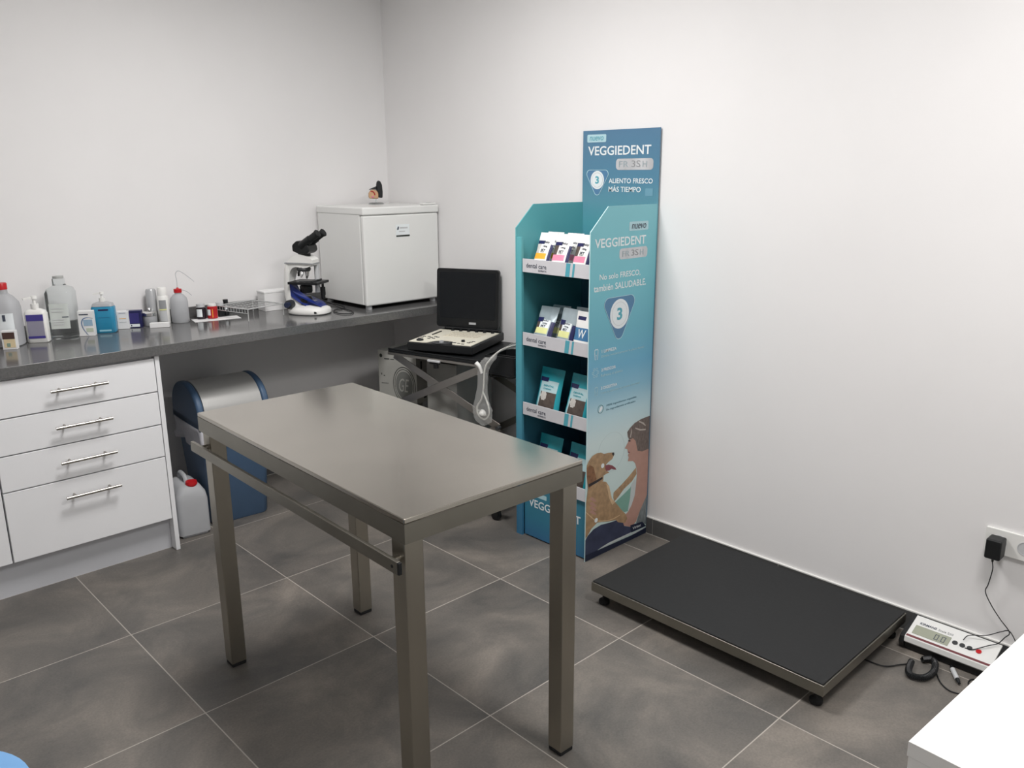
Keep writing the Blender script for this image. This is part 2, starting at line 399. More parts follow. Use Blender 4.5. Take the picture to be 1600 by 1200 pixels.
# ================================================================== floor scale platform
t = thing('platform_scale', 'low animal scale platform with black rubber top and steel rim', 'scale', (1.312, -2.474, 0), 0)
W_, L_ = .60, .90
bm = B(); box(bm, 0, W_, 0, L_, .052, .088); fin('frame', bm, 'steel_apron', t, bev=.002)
bm = B(); box(bm, .004, W_-.004, .004, L_-.004, .0882, .0925); fin('rubber_top', bm, 'mat', t, bev=.0018)
for x, y in ((.035, .035), (W_-.035, .035), (.035, L_-.035), (W_-.035, L_-.035)):
    bm = B(); lathe(bm, [(.018, 0), (.020, .004), (.020, .014), (.013, .020), (.007, .022), (.006, .052)], c=(x, y, 0), n=20)
    fin('foot', bm, 'rubber', t, smooth=True)

# ================================================================== scale indicator against the wall
# section (d = distance from wall towards the room, z), length along -y
t = thing('scale_display', 'white weighing indicator with grey screen and round buttons leaning against the wall', 'scale display', (1.948, -2.505, 0))
Li = .262
o_, nrm = Vector((-.022, 0, .088)), None
sl = Vector((-.100, 0, -.036)); su = -sl.normalized(); sn = Vector((-su.z, 0, su.x)); 
sl_len = sl.length
def ip(u, v, h):   # u along the length (to the right in the photo), v up the slope from the lower edge, h off the face
    q = o_ + sl + su*v + sn*h; return (q.x, -u, q.z)
sn = Vector((su.z*-1, 0, su.x)) if Vector((-su.z, 0, su.x)).z > 0 else Vector((su.z, 0, -su.x))
bm = B()
def sec(P, y0, y1, mi=0):
    a = [bm.verts.new((p_[0], y0, p_[1])) for p_ in P]; b = [bm.verts.new((p_[0], y1, p_[1])) for p_ in P]; n = len(P)
    bm.faces.new(a).material_index = mi; bm.faces.new(b[::-1]).material_index = mi
    for i in range(n): bm.faces.new((a[i], a[(i+1) % n], b[(i+1) % n], b[i])).material_index = mi
lowx, lowz = o_.x+sl.x, o_.z+sl.z
sec([(o_.x, o_.z), (lowx, lowz), (lowx-.002, lowz-.018), (lowx+.008, lowz-.026), (o_.x+.006, o_.z-.040)], 0, -Li)
fin('housing', bm, 'gloss_white', t, bev=.0015)
bm = B()
for y0, y1 in ((.016, .0005), (-Li-.0005, -Li-.016)):
    sec([(o_.x+.010, o_.z-.002), (lowx+.004, lowz-.004), (lowx-.004, lowz-.022), (lowx+.010, .002), (o_.x+.012, .002)], y0, y1)
sec([(lowx+.010, lowz-.027), (lowx+.010, .004), (o_.x+.004, .004), (o_.x+.004, o_.z-.045)], .0004, -Li-.0004)
fin('bracket', bm, 'black', t, bev=.001)
bm = B(); prism(bm, [(0.003, .004), (Li-.003, .004), (Li-.003, .0125), (0.003, .0125)], lambda u, v, h: ip(u, v, h+.0003), .0006); fin('stripe', bm, 'maroon', t)
bm = B(); prism(bm, rrect(.014, .126, .022, .062, .002), lambda u, v, h: ip(u, v, h+.0003), .0008); ls = fin('screen', bm, 'lcd', t)
bm = B()
def seg7(u, v, wd, hh, on):
    k = .0022
    S = {'a': (u, u+wd, v+hh-k, v+hh), 'd': (u, u+wd, v, v+k), 'f': (u, u+k, v+hh/2, v+hh), 'b': (u+wd-k, u+wd, v+hh/2, v+hh), 'e': (u, u+k, v, v+hh/2), 'c': (u+wd-k, u+wd, v, v+hh/2)}
    for s in on:
        a, b, c, d = S[s]; prism(bm, [(a, c), (b, c), (b, d), (a, d)], lambda x, y, h: ip(x, y, h+.0012), .0003)
seg7(.080, .028, .012, .024, 'abcdef'); seg7(.101, .028, .012, .024, 'abcdef'); prism(bm, circ(.0965, .0292, .0012, 8), lambda x, y, h: ip(x, y, h+.0012), .0003)
fin('digits', bm, 'print_grey', ls)
for i, u in enumerate((.141, .163, .185, .212)):
    bm = B(); prism(bm, circ(u, .046-.003*i*0, .0082, 20), lambda x, y, h: ip(x, y, h+.0003), .0025)
    fin('button', bm, 'red' if i == 3 else 'dgrey', t, label='red button' if i == 3 else None)
lettering('KIRMANS', 'print_grey', t, ip(.022, .070, 0), (0, -1, 0), su, .052, .010, bold=.02)
lettering('Scale 250', 'grey', t, ip(.080, .070, 0), (0, -1, 0), su, .046, .009)

# cables of the indicator
def cable(name, label, pts, r=.0022, m='black', cat='cable', sm=8):
    bm = B(); tube(bm, pts, r, 8, sm); return tag(fin(name, bm, m, smooth=True), label, cat)
coil = [(1.60, -2.38, .03), (1.664, -2.430, .006), (1.677, -2.502, .004), (1.72, -2.535, .004), (1.754, -2.558, .004)]
cable('scale_cable', 'black cable running from the platform scale across the tiles', coil)
c = []
path = catmull([(1.754, -2.560, .013), (1.700, -2.572, .013), (1.674, -2.590, .013), (1.69, -2.622, .013), (1.74, -2.632, .013), (1.795, -2.618, .013), (1.812, -2.60, .013), (1.79, -2.58, .013)], 60)
for i, q in enumerate(path):
    d = (path[min(i+1, len(path)-1)]-path[max(i-1, 0)]).normalized(); s = d.cross(Vector((0, 0, 1)))
    a = i*2*PI/7; c.append(q + s*math.cos(a)*.0085 + Vector((0, 0, 1))*math.sin(a)*.0085)
bm = B(); tube(bm, c, .0024, 5, 0); tag(fin('coiled_cable', bm, 'black', smooth=True), 'coiled black cord looped on the tiles before the weighing indicator', 'cable')
cable('cable_tail', 'black cable sagging from the coiled cord to the joined connectors', [(1.806, -2.606, .006), (1.76, -2.635, .004), (1.715, -2.665, .003), (1.692, -2.70, .003), (1.700, -2.735, .004), (1.712, -2.745, .008)])
cable('cable_loop', 'black cable curled in a loop under the right end of the indicator', [(1.712, -2.745, .008), (1.74, -2.775, .004), (1.79, -2.78, .003), (1.822, -2.755, .003), (1.80, -2.725, .003), (1.765, -2.73, .003), (1.755, -2.76, .003), (1.80, -2.80, .003), (1.85, -2.79, .004)], .0022)
t = thing('cable_connector', 'pale grey plug joint between two black cables on the tiles', 'connector', (1.785, -2.682, .009), 33)
bm = B(); cyl(bm, (.028, 0, 0), (-.028, 0, 0), .0075, n=16); fin('connector_body', bm, 'lgrey', t, smooth=True)
for a_, b_ in ((-.028, -.050), (.028, .046)):
    bm = B(); cyl(bm, (a_, 0, 0), (b_, 0, 0), .007, .004, n=14); fin('strain_relief', bm, 'black', t, smooth=True)

# socket and adapter
t = thing('wall_socket', 'white double wall socket low on the right wall', 'socket', (XR, -2.665, .415))
bm = B(); box(bm, -.010, 0, -.155, 0, -.042, .042); fin('plate', bm, 'plastic_white', t, bev=.003)
for y in (-.040, -.115):
    bm = B(); lathe(bm, [(.0225, 0), (.0225, .0012), (.0205, .0012), (.0195, -.008), (.001, -.008)], n=28)
    for v in bm.verts: v.co = Vector((-.0101-v.co.z, y+v.co.x, v.co.y))
    f_ = fin('outlet', bm, 'lgrey', t, smooth=True)
    bm = B()
    for dy in (-.0095, .0095): cyl(bm, (-.0032, y+dy, 0), (-.0022, y+dy, 0), .0028, n=10)
    fin('contact_hole', bm, 'black', f_)
t = thing('power_adapter', 'black plug-in power adapter in the wall socket', 'adapter', (XR-.0125, -2.705, .408))
bm = B(); box(bm, -.052, -.0, -.023, .023, -.036, .030); fin('adapter_body', bm, 'black', t, bev=.006, seg=3)
bm = B(); cyl(bm, (-.035, 0, -.036), (-.035, 0, -.048), .0045, .003, n=12); fin('strain_relief', bm, 'black', t, smooth=True)
cable('adapter_cord', 'thin black cord hanging down the wall from the power adapter', [(1.918, -2.705, .360), (1.925, -2.707, .33), (1.93, -2.70, .275), (1.935, -2.694, .245), (1.938, -2.715, .205), (1.942, -2.745, .165), (1.945, -2.775, .130), (1.938, -2.766, .11), (1.915, -2.755, .094), (1.895, -2.737, .088), (1.880, -2.718, .078), (1.865, -2.70, .070), (1.863, -2.678, .067)], .0016)
cable('indicator_cord', 'thin dark cord looping over the top of the weighing indicator', [(1.945, -2.80, .10), (1.947, -2.775, .132), (1.935, -2.755, .128), (1.915, -2.72, .108), (1.902, -2.675, .094), (1.882, -2.665, .082)], .0015)

# ================================================================== white desk at the lower right, light blue stool at the lower left
t = thing('white_desk', 'bright white desk corner at the lower right edge', 'desk', (.315, -3.034, 0), -3.5)
bm = B(); box(bm, 0, 1.45, -.62, 0, .725, .75); fin('desk_top', bm, 'deskw', t, bev=.001)
for x in (0.002, 1.43):
    bm = B(); box(bm, x, x+.018, -.61, -.002, 0, .7245); fin('side_panel', bm, 'deskw', t)
bm = B(); box(bm, .021, 1.429, -.02, -.004, .25, .7245); fin('modesty_panel', bm, 'deskw', t)
t = thing('round_stool', 'light blue round stool seat at the lower left corner', 'stool', (-.735, -1.815, 0))
bm = B(); lathe(bm, [(.001, .43), (.155, .43), (.172, .44), (.178, .465), (.172, .488), (.150, .497), (.001, .50)], n=48); fin('seat', bm, 'ltblue', t, smooth=True)
bm = B(); cyl(bm, (0, 0, .06), (0, 0, .43), .022, n=20); fin('column', bm, 'chrome', t, smooth=True)
for i in range(5):
    a = 2*PI*i/5; bm = B(); obox(bm, (0, 0, .075), (.21*math.cos(a), .21*math.sin(a), .058), .03, .02)
    lg = fin('leg', bm, 'chrome', t, bev=.003)
    bm = B(); cyl(bm, (.2*math.cos(a)-.012*math.sin(a), .2*math.sin(a)+.012*math.cos(a), .024), (.2*math.cos(a)+.012*math.sin(a), .2*math.sin(a)-.012*math.cos(a), .024), .024, n=16); fin('caster', bm, 'black', lg, smooth=True)

# ================================================================== fridge
t = thing('mini_fridge', 'small white fridge on the worktop in the corner of the room', 'fridge', (1.488, .07, .89))
bm = B(); box(bm, 0, .466, .032, .42, .022, .490); fin('body', bm, 'gloss_white', t, bev=.004)
bm = B(); box(bm, 0, .466, 0, .028, .018, .462); dr = fin('door', bm, 'gloss_white', t, bev=.009, seg=4)
bm = B(); box(bm, .006, .460, .0282, .0318, .03, .455); fin('gasket', bm, 'grey', dr)
bm = B(); box(bm, -.003, .469, -.004, .425, .4632, .502); fin('top_cover', bm, 'gloss_white', t, bev=.008, seg=4)
bm = B(); box(bm, .375, .455, .002, .04, .5025, .513); fin('hinge_cover', bm, 'gloss_white', t, bev=.004)
bm = B(); box(bm, .405, .430, .010, .020, .5132, .5142); fin('hinge_slot', bm, 'grey', t)
bm = B()
for x, y in ((.03, .03), (.436, .03), (.03, .39), (.436, .39)):
    bm = B(); lathe(bm, [(.016, 0), (.016, .012), (.012, .022)], c=(x, y, 0), n=20); fin('foot', bm, 'lgrey', t, smooth=True)
fm = lambda u, v, h: (u, -.0003-h, v)
bm = B(); prism(bm, rrect(.193, .277, .350, .412, .002), fm, .0006); st = fin('label_sticker', bm, 'print_white', dr, label='small white label with dark line on the fridge door')
fm2 = lambda u, v, h: (u, -.0012-h, v)
bm = B(); prism(bm, [(.193, .351), (.277, .351), (.277, .359), (.193, .359)], fm2, .0004); fin('label_band', bm, 'card_ink', st)
bm = B(); prism(bm, [(.199, .388), (.203, .385), (.209, .387), (.212, .398), (.210, .403), (.204, .400)], fm2, .0004); fin('logo', bm, 'print_grey', st)
bm = B(); prism(bm, [(.217, .391), (.265, .391), (.265, .398), (.217, .398)], fm2, .0004); prism(bm, [(.211, .375), (.248, .375), (.248, .379), (.211, .379)], fm2, .0004); fin('label_line', bm, 'lgrey', st)

# anatomical ear model on the fridge
t = thing('anatomical_model', 'small black and tan anatomical model on a clear stand on the fridge', 'model', (1.77, .36, 1.392), -28)
bm = B(); lathe(bm, [(.001, 0), (.036, 0), (.036, .006), (.03, .009), (.001, .009)], n=32, sx=1.1, sy=.8); fin('stand', bm, 'clear', t, smooth=True)
bm = B(); cyl(bm, (.0, 0, .009), (.0, 0, .03), .004, n=10); fin('post', bm, 'clear', t)
def slab(name, pts, y0, y1, m, par, bev=.004, **k):
    bm = B(); prism(bm, pts, lambda u, v, h: (u, y0+h, v), y1-y0); return fin(name, bm, m, par, bev=bev, seg=3, **k)
slab('ear_flap', [(.012, .035), (.034, .033), (.036, .065), (.034, .100), (.026, .118), (.017, .124), (.008, .118), (.004, .100), (.004, .072), (.012, .062)], -.013, .013, 'black', t, .007)
slab('head_section', [(-.034, .030), (.012, .028), (.014, .055), (.006, .070), (-.010, .078), (-.028, .074), (-.038, .058), (-.039, .040)], -.012, .012, 'tan', t, .006)
slab('dark_fold', [(-.035, .074), (-.030, .080), (-.010, .088), (.004, .094), (.004, .074), (-.010, .079), (-.026, .077)], -.013, .013, 'black', t, .003)
bm = B(); tube(bm, [(-.028, -.0125, .068), (-.016, -.0135, .066), (-.009, -.0135, .058), (-.006, -.0135, .048)], .0028, 8); fin('ear_canal', bm, 'redl', t, smooth=True, label='dark red ear canal')
bm = B(); lathe(bm, [(.001, 0), (.005, .001), (.007, .005), (.005, .009), (.001, .010)], n=14, c=(-.018, -.012, .034)); fin('ear_bulb', bm, 'pink', t, smooth=True)

# ================================================================== microscope
t = thing('microscope', 'white and blue binocular microscope with black eyepieces on the worktop', 'microscope', (1.245, .205, .8905), -58)
MS = t
# local: +x towards the user, y across, z up
def vprism(bm, pts, wf, mi=0):
    """profile (x,z) extruded across y with half width wf(x,z)"""
    a = [bm.verts.new((x, wf(x, z), z)) for x, z in pts]; b = [bm.verts.new((x, -wf(x, z), z)) for x, z in pts]; n = len(pts)
    fa = bm.faces.new(a); fb = bm.faces.new(b[::-1])
    for i in range(n): bm.faces.new((a[i], a[(i+1) % n], b[(i+1) % n], b[i]))
    bmesh.ops.triangulate(bm, faces=[fa, fb])
bm = B()
lathe(bm, [(.001, .002), (.098, .002), (.102, .006), (.102, .020), (.096, .029), (.080, .036), (.05, .044), (.001, .046)], n=56, sy=.78, pw=2.6)
fin('base', bm, 'plastic_white', t, smooth=True)
bm = B(); lathe(bm, [(.001, 0), (.1, 0), (.1, .002), (.001, .002)], n=56, sy=.78, pw=2.6); fin('base_pad', bm, 'black', t)
oc = catmull([(-.02, .038), (-.085, .030), (-.112, .075), (-.120, .14), (-.112, .20), (-.092, .245), (-.062, .275), (-.02, .288), (.028, .274), (.046, .262)], 6)
ic = catmull([(.046, .236), (.0, .222), (-.05, .226), (-.078, .205), (-.090, .165), (-.084, .12), (-.066, .080), (-.03, .052)], 6)
prof = [(v[0], v[1]) for v in [Vector((q.x, q.y)) for q in oc]] + [(q.x, q.y) for q in ic]
bm = B(); vprism(bm, prof, lambda x, z: (.022+.022*max(0, (.10-z)/.10)+.012*max(0, min(1, (z-.19)/.05)))); fin('arm', bm, 'plastic_white', t, bev=.006, seg=3)
bl = catmull([(-.086, .150), (-.074, .118), (-.040, .092), (.010, .070), (.055, .050), (.090, .026)], 6)
bm = B(); vprism(bm, [(q.x, q.y) for q in bl]+[(q.x-.010, q.y-.026) for q in reversed(bl)], lambda x, z: .034+.014*min(1, max(0, (x+.08)/.08)) - .02*max(0, (x-.05)/.032)); fin('blue_panel', bm, mat('microscope_blue', (30, 48, 120), .35, var=.03), t, bev=.003)
bm = B(); vprism(bm, [(-.100, .242), (-.02, .242), (.048, .240), (.048, .246), (-.02, .248), (-.098, .248)], lambda x, z: .0375); fin('head_ring', bm, 'grey', t)
bm = B(); cyl(bm, (.034, .030, .10), (.034, .030, .238), .012, n=18); fin('pillar', bm, 'lgrey', t, smooth=True)
bm = B(); box(bm, -.075, .080, -.066, .062, .146, .158); fin('stage', bm, 'black', t, bev=.002)
bm = B(); obox(bm, (-.02, -.05, .161), (.062, -.03, .161), .010, .004); obox(bm, (.045, -.05, .162), (.045, .05, .162), .010, .005); fin('slide_holder', bm, 'dgrey', t, bev=.001)
bm = B(); lathe(bm, [(.001, 0), (.026, 0), (.030, .008), (.030, .032), (.022, .046), (.001, .046)], n=28, c=(-.012, 0, .100)); fin('condenser', bm, 'black', t, smooth=True)
bm = B(); lathe(bm, [(.001, 0), (.036, 0), (.036, .010), (.026, .030), (.001, .032)], n=28, c=(-.018, 0, .054)); fin('lamp_housing', bm, 'black', t, smooth=True)
bm = B(); cyl(bm, (.056, .040, .146), (.056, .040, .095), .006, n=12); cyl(bm, (.056, .040, .125), (.056, .040, .085), .012, n=18); cyl(bm, (.056, .040, .085), (.056, .040, .066), .010, n=18); fin('stage_knob', bm, 'black', t, smooth=True)
bm = B(); lathe(bm, [(.001, 0), (.030, .002), (.034, .012), (.030, .022), (.001, .024)], n=28, c=(-.018, 0, .203)); fin('nosepiece', bm, 'dgrey', t, smooth=True)
for dx, dy, ln in ((.020, 0, .038), (-.020, -.004, .028), (0, -.022, .030), (0, .022, .024)):
    bm = B(); p0 = Vector((-.018+dx*.9, dy*.9, .206)); d = Vector((dx*.55, dy*.55, -.026)).normalized()
    if dx > 0: d = Vector((-.15, 0, -1)).normalized()
    cyl(bm, p0, p0+d*ln*.6, .0095, n=16); cyl(bm, p0+d*ln*.6, p0+d*ln, .008, .004, n=16); fin('objective', bm, 'black' if dx < 0 else 'chrome', t, smooth=True)
# binocular head and eyepieces
bm = B(); cyl(bm, (-.01, 0, .276), (-.01, 0, .300), .030, n=28); fin('head_mount', bm, 'black', t, smooth=True)
slab_pts = [(-.052, .302), (-.020, .290), (.024, .290), (.040, .304), (.036, .330), (.010, .350), (-.030, .352), (-.052, .334)]
bm = B(); vprism(bm, slab_pts, lambda x, z: .040 if x < .02 else .046); fin('binocular_head', bm, 'black', t, bev=.007, seg=3)
dv = Vector((math.cos(math.radians(34)), 0, math.sin(math.radians(34))))
for y in (-.030, .030):
    a = Vector((-.010, y, .326)); bm = B()
    cyl(bm, a, a+dv*.062, .0195, n=22); ey = fin('eyepiece_tube', bm, 'black', t, smooth=True)
    bm = B(); cyl(bm, a+dv*.060, a+dv*.098, .0165, n=22); cyl(bm, a+dv*.098, a+dv*.112, .0165, .020, n=22); cyl(bm, a+dv*.112, a+dv*.116, .020, .016, n=22); fin('eyepiece', bm, 'rubber', ey, smooth=True)
for s in (-1, 1):
    bm = B(); cyl(bm, (-.072, s*.046, .050), (-.072, s*.074, .050), .021, n=26); kn = fin('coarse_focus_knob', bm, 'dgrey', t, smooth=True)
    bm = B(); cyl(bm, (-.072, s*.074, .050), (-.072, s*.096, .050), .013, n=22); fin('fine_focus_knob', bm, mat('knob_blue', (40, 48, 74), .4), kn, smooth=True)
bm = B(); lathe(bm, [(.001, 0), (.010, 0), (.010, .002), (.001, .002)], n=16)
for v in bm.verts: v.co = Vector((.060+v.co.x*1.2, -.0735-v.co.z+.004, .014+v.co.y*.5))
fin('lamp_switch', bm, 'black', t)
bm = B(); prism(bm, [(.028, -.012), (.036, -.012), (.036, .016), (.028, .016)], lambda u, v, h: (u, v, .0650-(u-.028)*.52+h), .0006); fin('model_plate', bm, 'lilac', t)
mc = cable('power_cord', None, [(1.318, .275, .90), (1.36, .31, .925), (1.41, .30, .918), (1.43, .25, .896), (1.42, .14, .894), (1.40, .06, .894), (1.36, .03, .894), (1.33, .07, .894), (1.35, .16, .894), (1.44, .205, .894), (1.475, .30, .894), (1.47, .42, .894)], .0025, cat=None)
bpy.context.view_layer.update(); mc.parent = MS; mc.matrix_parent_inverse = MS.matrix_world.inverted()

# ================================================================== bottles, jars and boxes on the worktop
WT = .8905
def root(name, label, cat, x, y, rot=0, z=WT, group=None): return thing(name, label, cat, (x, y, z), rot, group)
def part(name, par, m, prof, n=32, c=(0, 0, 0), sx=1, sy=1, pw=2.0, **k):
    bm = B(); lathe(bm, prof, n=n, c=c, sx=sx, sy=sy, pw=pw); return fin(name, bm, m, par, smooth=True, **k)
def front(par, name, m, x0, x1, z0, z1, y, t_=.0006, r=.001, **k):
    bm = B(); prism(bm, rrect(x0, x1, z0, z1, min(r, (x1-x0)/3, (z1-z0)/3), 3), lambda u, v, h: (u, y-h, v), t_); return fin(name, bm, m, par, **k)
def wrap(par, name, m, r, z0, z1, a0, a1, sx=1, sy=1, pw=2.0, lift=.0008, **k):
    """label curved around a lathe body; angles in degrees, -90 faces -y"""
    bm = B(); n = 14; R_ = [[], []]
    for i in range(n+1):
        a = math.radians(a0+(a1-a0)*i/n); ct, st = math.cos(a), math.sin(a); kk = (abs(ct)**pw+abs(st)**pw)**(-1/pw)
        for j, z in enumerate((z0, z1)):
            for l in (lift*.2, lift): R_[j].append(bm.verts.new(((r*kk+l)*ct*sx, (r*kk+l)*st*sy, z)))
    for i in range(n):
        q = [R_[0][2*i], R_[0][2*i+2], R_[1][2*i+2], R_[1][2*i]]; o = [R_[0][2*i+1], R_[0][2*i+3], R_[1][2*i+3], R_[1][2*i+1]]
        bm.faces.new(q); bm.faces.new(o); bm.faces.new((q[0], q[1], o[1], o[0])); bm.faces.new((q[3], q[2], o[2], o[3]))
    bm.faces.new((R_[0][0], R_[0][1], R_[1][1], R_[1][0])); bm.faces.new((R_[0][-2], R_[0][-1], R_[1][-1], R_[1][-2]))
    return fin(name, bm, m, par, smooth=True, **k)
def carton(name, label, x, y, rot, wd, dp, ht, m, cat='box', z=WT):
    t = root(name, label, cat, x, y, rot, z); bm = B(); box(bm, -wd/2, wd/2, -dp/2, dp/2, 0, ht); fin('carton', bm, m, t, bev=.0008); return t
def pump(par, z, k=1.0, rot=-90):
    a = math.radians(rot); cx, sx = math.cos(a), math.sin(a)
    bm = B(); cyl(bm, (0, 0, z), (0, 0, z+.020*k), .015*k, n=20); col_ = fin('pump_collar', bm, 'plastic_white', par, smooth=True)
    bm = B(); cyl(bm, (0, 0, z+.020*k), (0, 0, z+.040*k), .006*k, n=12); cyl(bm, (0, 0, z+.040*k), (0, 0, z+.052*k), .012*k, .010*k, n=16)
    obox(bm, (0, 0, z+.046*k), (.040*k*cx, .040*k*sx, z+.042*k), .009*k, .008*k); fin('pump_head', bm, 'plastic_white', par, smooth=True)

RT = -30   # bottles face the camera side of the room
t = root('pink_carton', 'pinkish carton cut by the left edge of the photo, behind the small cream box', 'box', -.122, .37, -12)
bm = B(); box(bm, -.035, .035, -.03, .03, 0, .115); fin('carton', bm, mat('dusty_pink', (188, 150, 148), .5, var=.06), t, bev=.001)
front(t, 'base_band', 'dgrey', -.035, .035, .001, .045, -.0302)

t = root('ethanol_bottle', 'tall translucent bottle with bright red screw cap and paper label', 'bottle', -.018, .385, RT)
part('bottle_body', t, 'hdpe', [(.001, 0), (.051, 0), (.055, .004), (.055, .150), (.050, .172), (.035, .195), (.020, .208), (.018, .228), (.001, .229)], pw=3.2)
part('cap', t, 'red', [(.001, .225), (.0215, .225), (.0215, .248), (.019, .251), (.001, .251)], n=28)
lb = wrap(t, 'label', 'print_white', .055, .035, .135, -112, -48, pw=3.2)
wrap(t, 'label_mark', 'print_grey', .0555, .105, .130, -84, -74, pw=3.2, lift=.0016)

t = carton('small_carton', 'small cream and brown carton in front of the red-capped bottle', -.035, .292, RT, .050, .028, .074, 'paper')
front(t, 'brown_print', 'brown', -.021, .022, .042, .068, -.0143)
front(t, 'cream_print', mat('cream_print', (232, 214, 176), .5, var=.06), -.018, .022, .008, .0415, -.0143)
front(t, 'green_mark', mat('green_print', (140, 164, 150), .5), -.008, .004, .012, .026, -.0152)

t = root('pump_bottle', 'white flat pump bottle with purple and grey label', 'bottle', .088, .372, RT)
part('bottle_body', t, 'plastic_white', [(.001, 0), (.037, 0), (.040, .003), (.040, .118), (.034, .130), (.018, .137), (.001, .138)], pw=6, sy=.62)
pump(t, .137, 1.0, -150)
wrap(t, 'label', 'lilac', .040, .018, .108, -128, -52, pw=6, sy=.62, lift=.0008)
for a, b in ((.018, .028), (.090, .116)): wrap(t, 'label_band', 'purple', .0404, a, b, -128, -52, pw=6, sy=.62, lift=.0018)

t = root('saline_bottle', 'large clear square bottle with white label, tallest on the worktop', 'bottle', .196, .400, RT)
part('bottle_body', t, 'clear', [(.001, 0), (.050, 0), (.054, .004), (.054, .190), (.046, .208), (.026, .218), (.022, .224), (.022, .248), (.001, .249)], pw=4)
part('cap', t, mat('clear_grey_cap', (176, 178, 176), .3, var=.03), [(.001, .2495), (.021, .2495), (.021, .258), (.001, .259)], n=26)
wrap(t, 'label', mat('see_through_label', (222, 228, 224), .5, alpha=.8, var=.02), .054, .045, .150, -125, -55, pw=4)
for z in (.128, .115, .072, .062, .082): wrap(t, 'label_line', 'lgrey', .0545, z, z+.0035, -118, -75, pw=4, lift=.0014)
wrap(t, 'label_title', 'print_grey', .0545, .092, .096, -80, -58, pw=4, lift=.0014)

t = root('small_bottle', 'small pale grey bottle mostly hidden between the clear bottle and the white box', 'bottle', .262, .455, RT)
part('bottle_body', t, 'hdpe', [(.001, 0), (.016, 0), (.018, .002), (.018, .070), (.010, .082), (.001, .083)])
part('cap', t, 'plastic_white', [(.001, .083), (.013, .083), (.013, .100), (.001, .101)], n=20)

t = carton('swirl_carton', 'white carton with blue swirl standing left of the turquoise bottle', .276, .375, RT-2, .062, .034, .106, 'paper')
front(t, 'title_line', 'print_grey', -.022, .014, .090, .0945, -.0173)
bm = B(); P = catmull([(.028, .076), (.008, .080), (-.010, .074), (-.017, .056), (-.013, .034), (.0, .010), (.006, .004)], 5)
f3 = lambda u, v, h: (u, -.0173-h, v)
outl = [(q.x, q.y) for q in P] + [(q.x+.004, q.y-.002) for q in reversed(P)]
prism(bm, outl, f3, .0006); fin('swirl', bm, mat('swirl_blue', (90, 120, 160), .5), t)
front(t, 'blue_print', mat('pale_blue_print', (158, 186, 208), .5, var=.05), -.008, .028, .044, .070, -.0173)
front(t, 'green_print', mat('pale_green_print', (196, 206, 188), .5, var=.05), .0, .028, .018, .034, -.0173)

t = root('turquoise_bottle', 'turquoise flat pump bottle filled with blue hand soap', 'bottle', .357, .400, RT)
part('bottle_body', t, 'tblue', [(.001, 0), (.042, 0), (.046, .004), (.046, .108), (.043, .114), (.001, .115)], pw=6, sy=.62)
part('bottle_shoulder', t, 'hdpe', [(.001, .115), (.043, .115), (.038, .127), (.018, .133), (.001, .134)], pw=6, sy=.62)
pump(t, .1335, .8, -170)
wrap(t, 'label_logo', 'navy', .046, .097, .104, -108, -62, pw=6, sy=.62, lift=.0008)
wrap(t, 'label_line', mat('deep_turquoise_print', (32, 112, 150), .4), .046, .066, .069, -112, -60, pw=6, sy=.62, lift=.0008)
wrap(t, 'label_foot', mat('pale_turquoise_print', (150, 205, 220), .4), .046, .008, .015, -112, -58, pw=6, sy=.62, lift=.0008)

t = carton('pale_carton', 'small white carton with orange lines right of the turquoise bottle', .445, .430, RT, .046, .03, .078, 'paper')
for z, m in ((.070, 'lilac'), (.046, 'orange'), (.030, 'lgrey')): front(t, 'print_line', m, -.014, .014, z, z+.0022, -.0153)
t = carton('navy_carton', 'navy blue carton with white strip at its foot', .492, .430, RT, .066, .034, .076, 'navy')
front(t, 'panel', mat('indigo_print', (56, 52, 116), .4, var=.05), -.020, .022, .020, .066, -.0173)
front(t, 'white_strip', 'print_white', -.019, .023, .004, .017, -.0173); front(t, 'strip_mark', 'print_grey', -.014, -.009, .007, .014, -.0181)
t = root('swab_jar', 'small steel-lidded glass jar beside the navy carton', 'jar', .558, .425, 0)
part('jar_body', t, 'hdpe', [(.001, 0), (.027, 0), (.029, .003), (.029, .045), (.001, .046)])
part('lid', t, 'chrome', [(.001, .046), (.031, .046), (.031, .058), (.024, .064), (.006, .066), (.001, .066)])
part('knob', t, 'chrome', [(.001, .066), (.006, .068), (.008, .074), (.005, .080), (.001, .081)], n=16)
t = carton('flat_white_box', 'small flat white box lying in front of the steel-lidded jar', .572, .352, RT, .082, .030, .020, 'paper')
t = root('grey_cylinder', 'tall matt grey cylinder against the wall behind the spray can', 'canister', .590, .470, 0)
part('canister_body', t, mat('pale_grey_metal', (182, 184, 186), .35, .2, var=.03), [(.001, 0), (.0215, 0), (.0225, .002), (.0225, .150), (.018, .158), (.001, .160)])
t = root('spray_can', 'white spray can with grey label and white cap', 'spray can', .625, .430, RT)
part('can_body', t, 'plastic_white', [(.001, 0), (.0245, 0), (.0255, .002), (.0255, .120), (.022, .128), (.001, .128)])
part('cap', t, 'plastic_white', [(.001, .128), (.0205, .128), (.0205, .160), (.017, .166), (.001, .167)], n=26)
wrap(t, 'label', 'grey', .0255, .012, .110, -122, -52)
wrap(t, 'label_stripe', 'lime', .0258, .064, .070, -122, -52, lift=.0014); wrap(t, 'label_foot', 'lgrey', .0258, .013, .062, -122, -52, lift=.0012)
t = root('wash_bottle', 'translucent wash bottle with red cap and long bent spout', 'bottle', .690, .410, RT)
part('bottle_body', t, 'hdpe', [(.001, 0), (.036, 0), (.039, .004), (.039, .095), (.036, .112), (.024, .127), (.015, .132), (.015, .140), (.001, .141)])
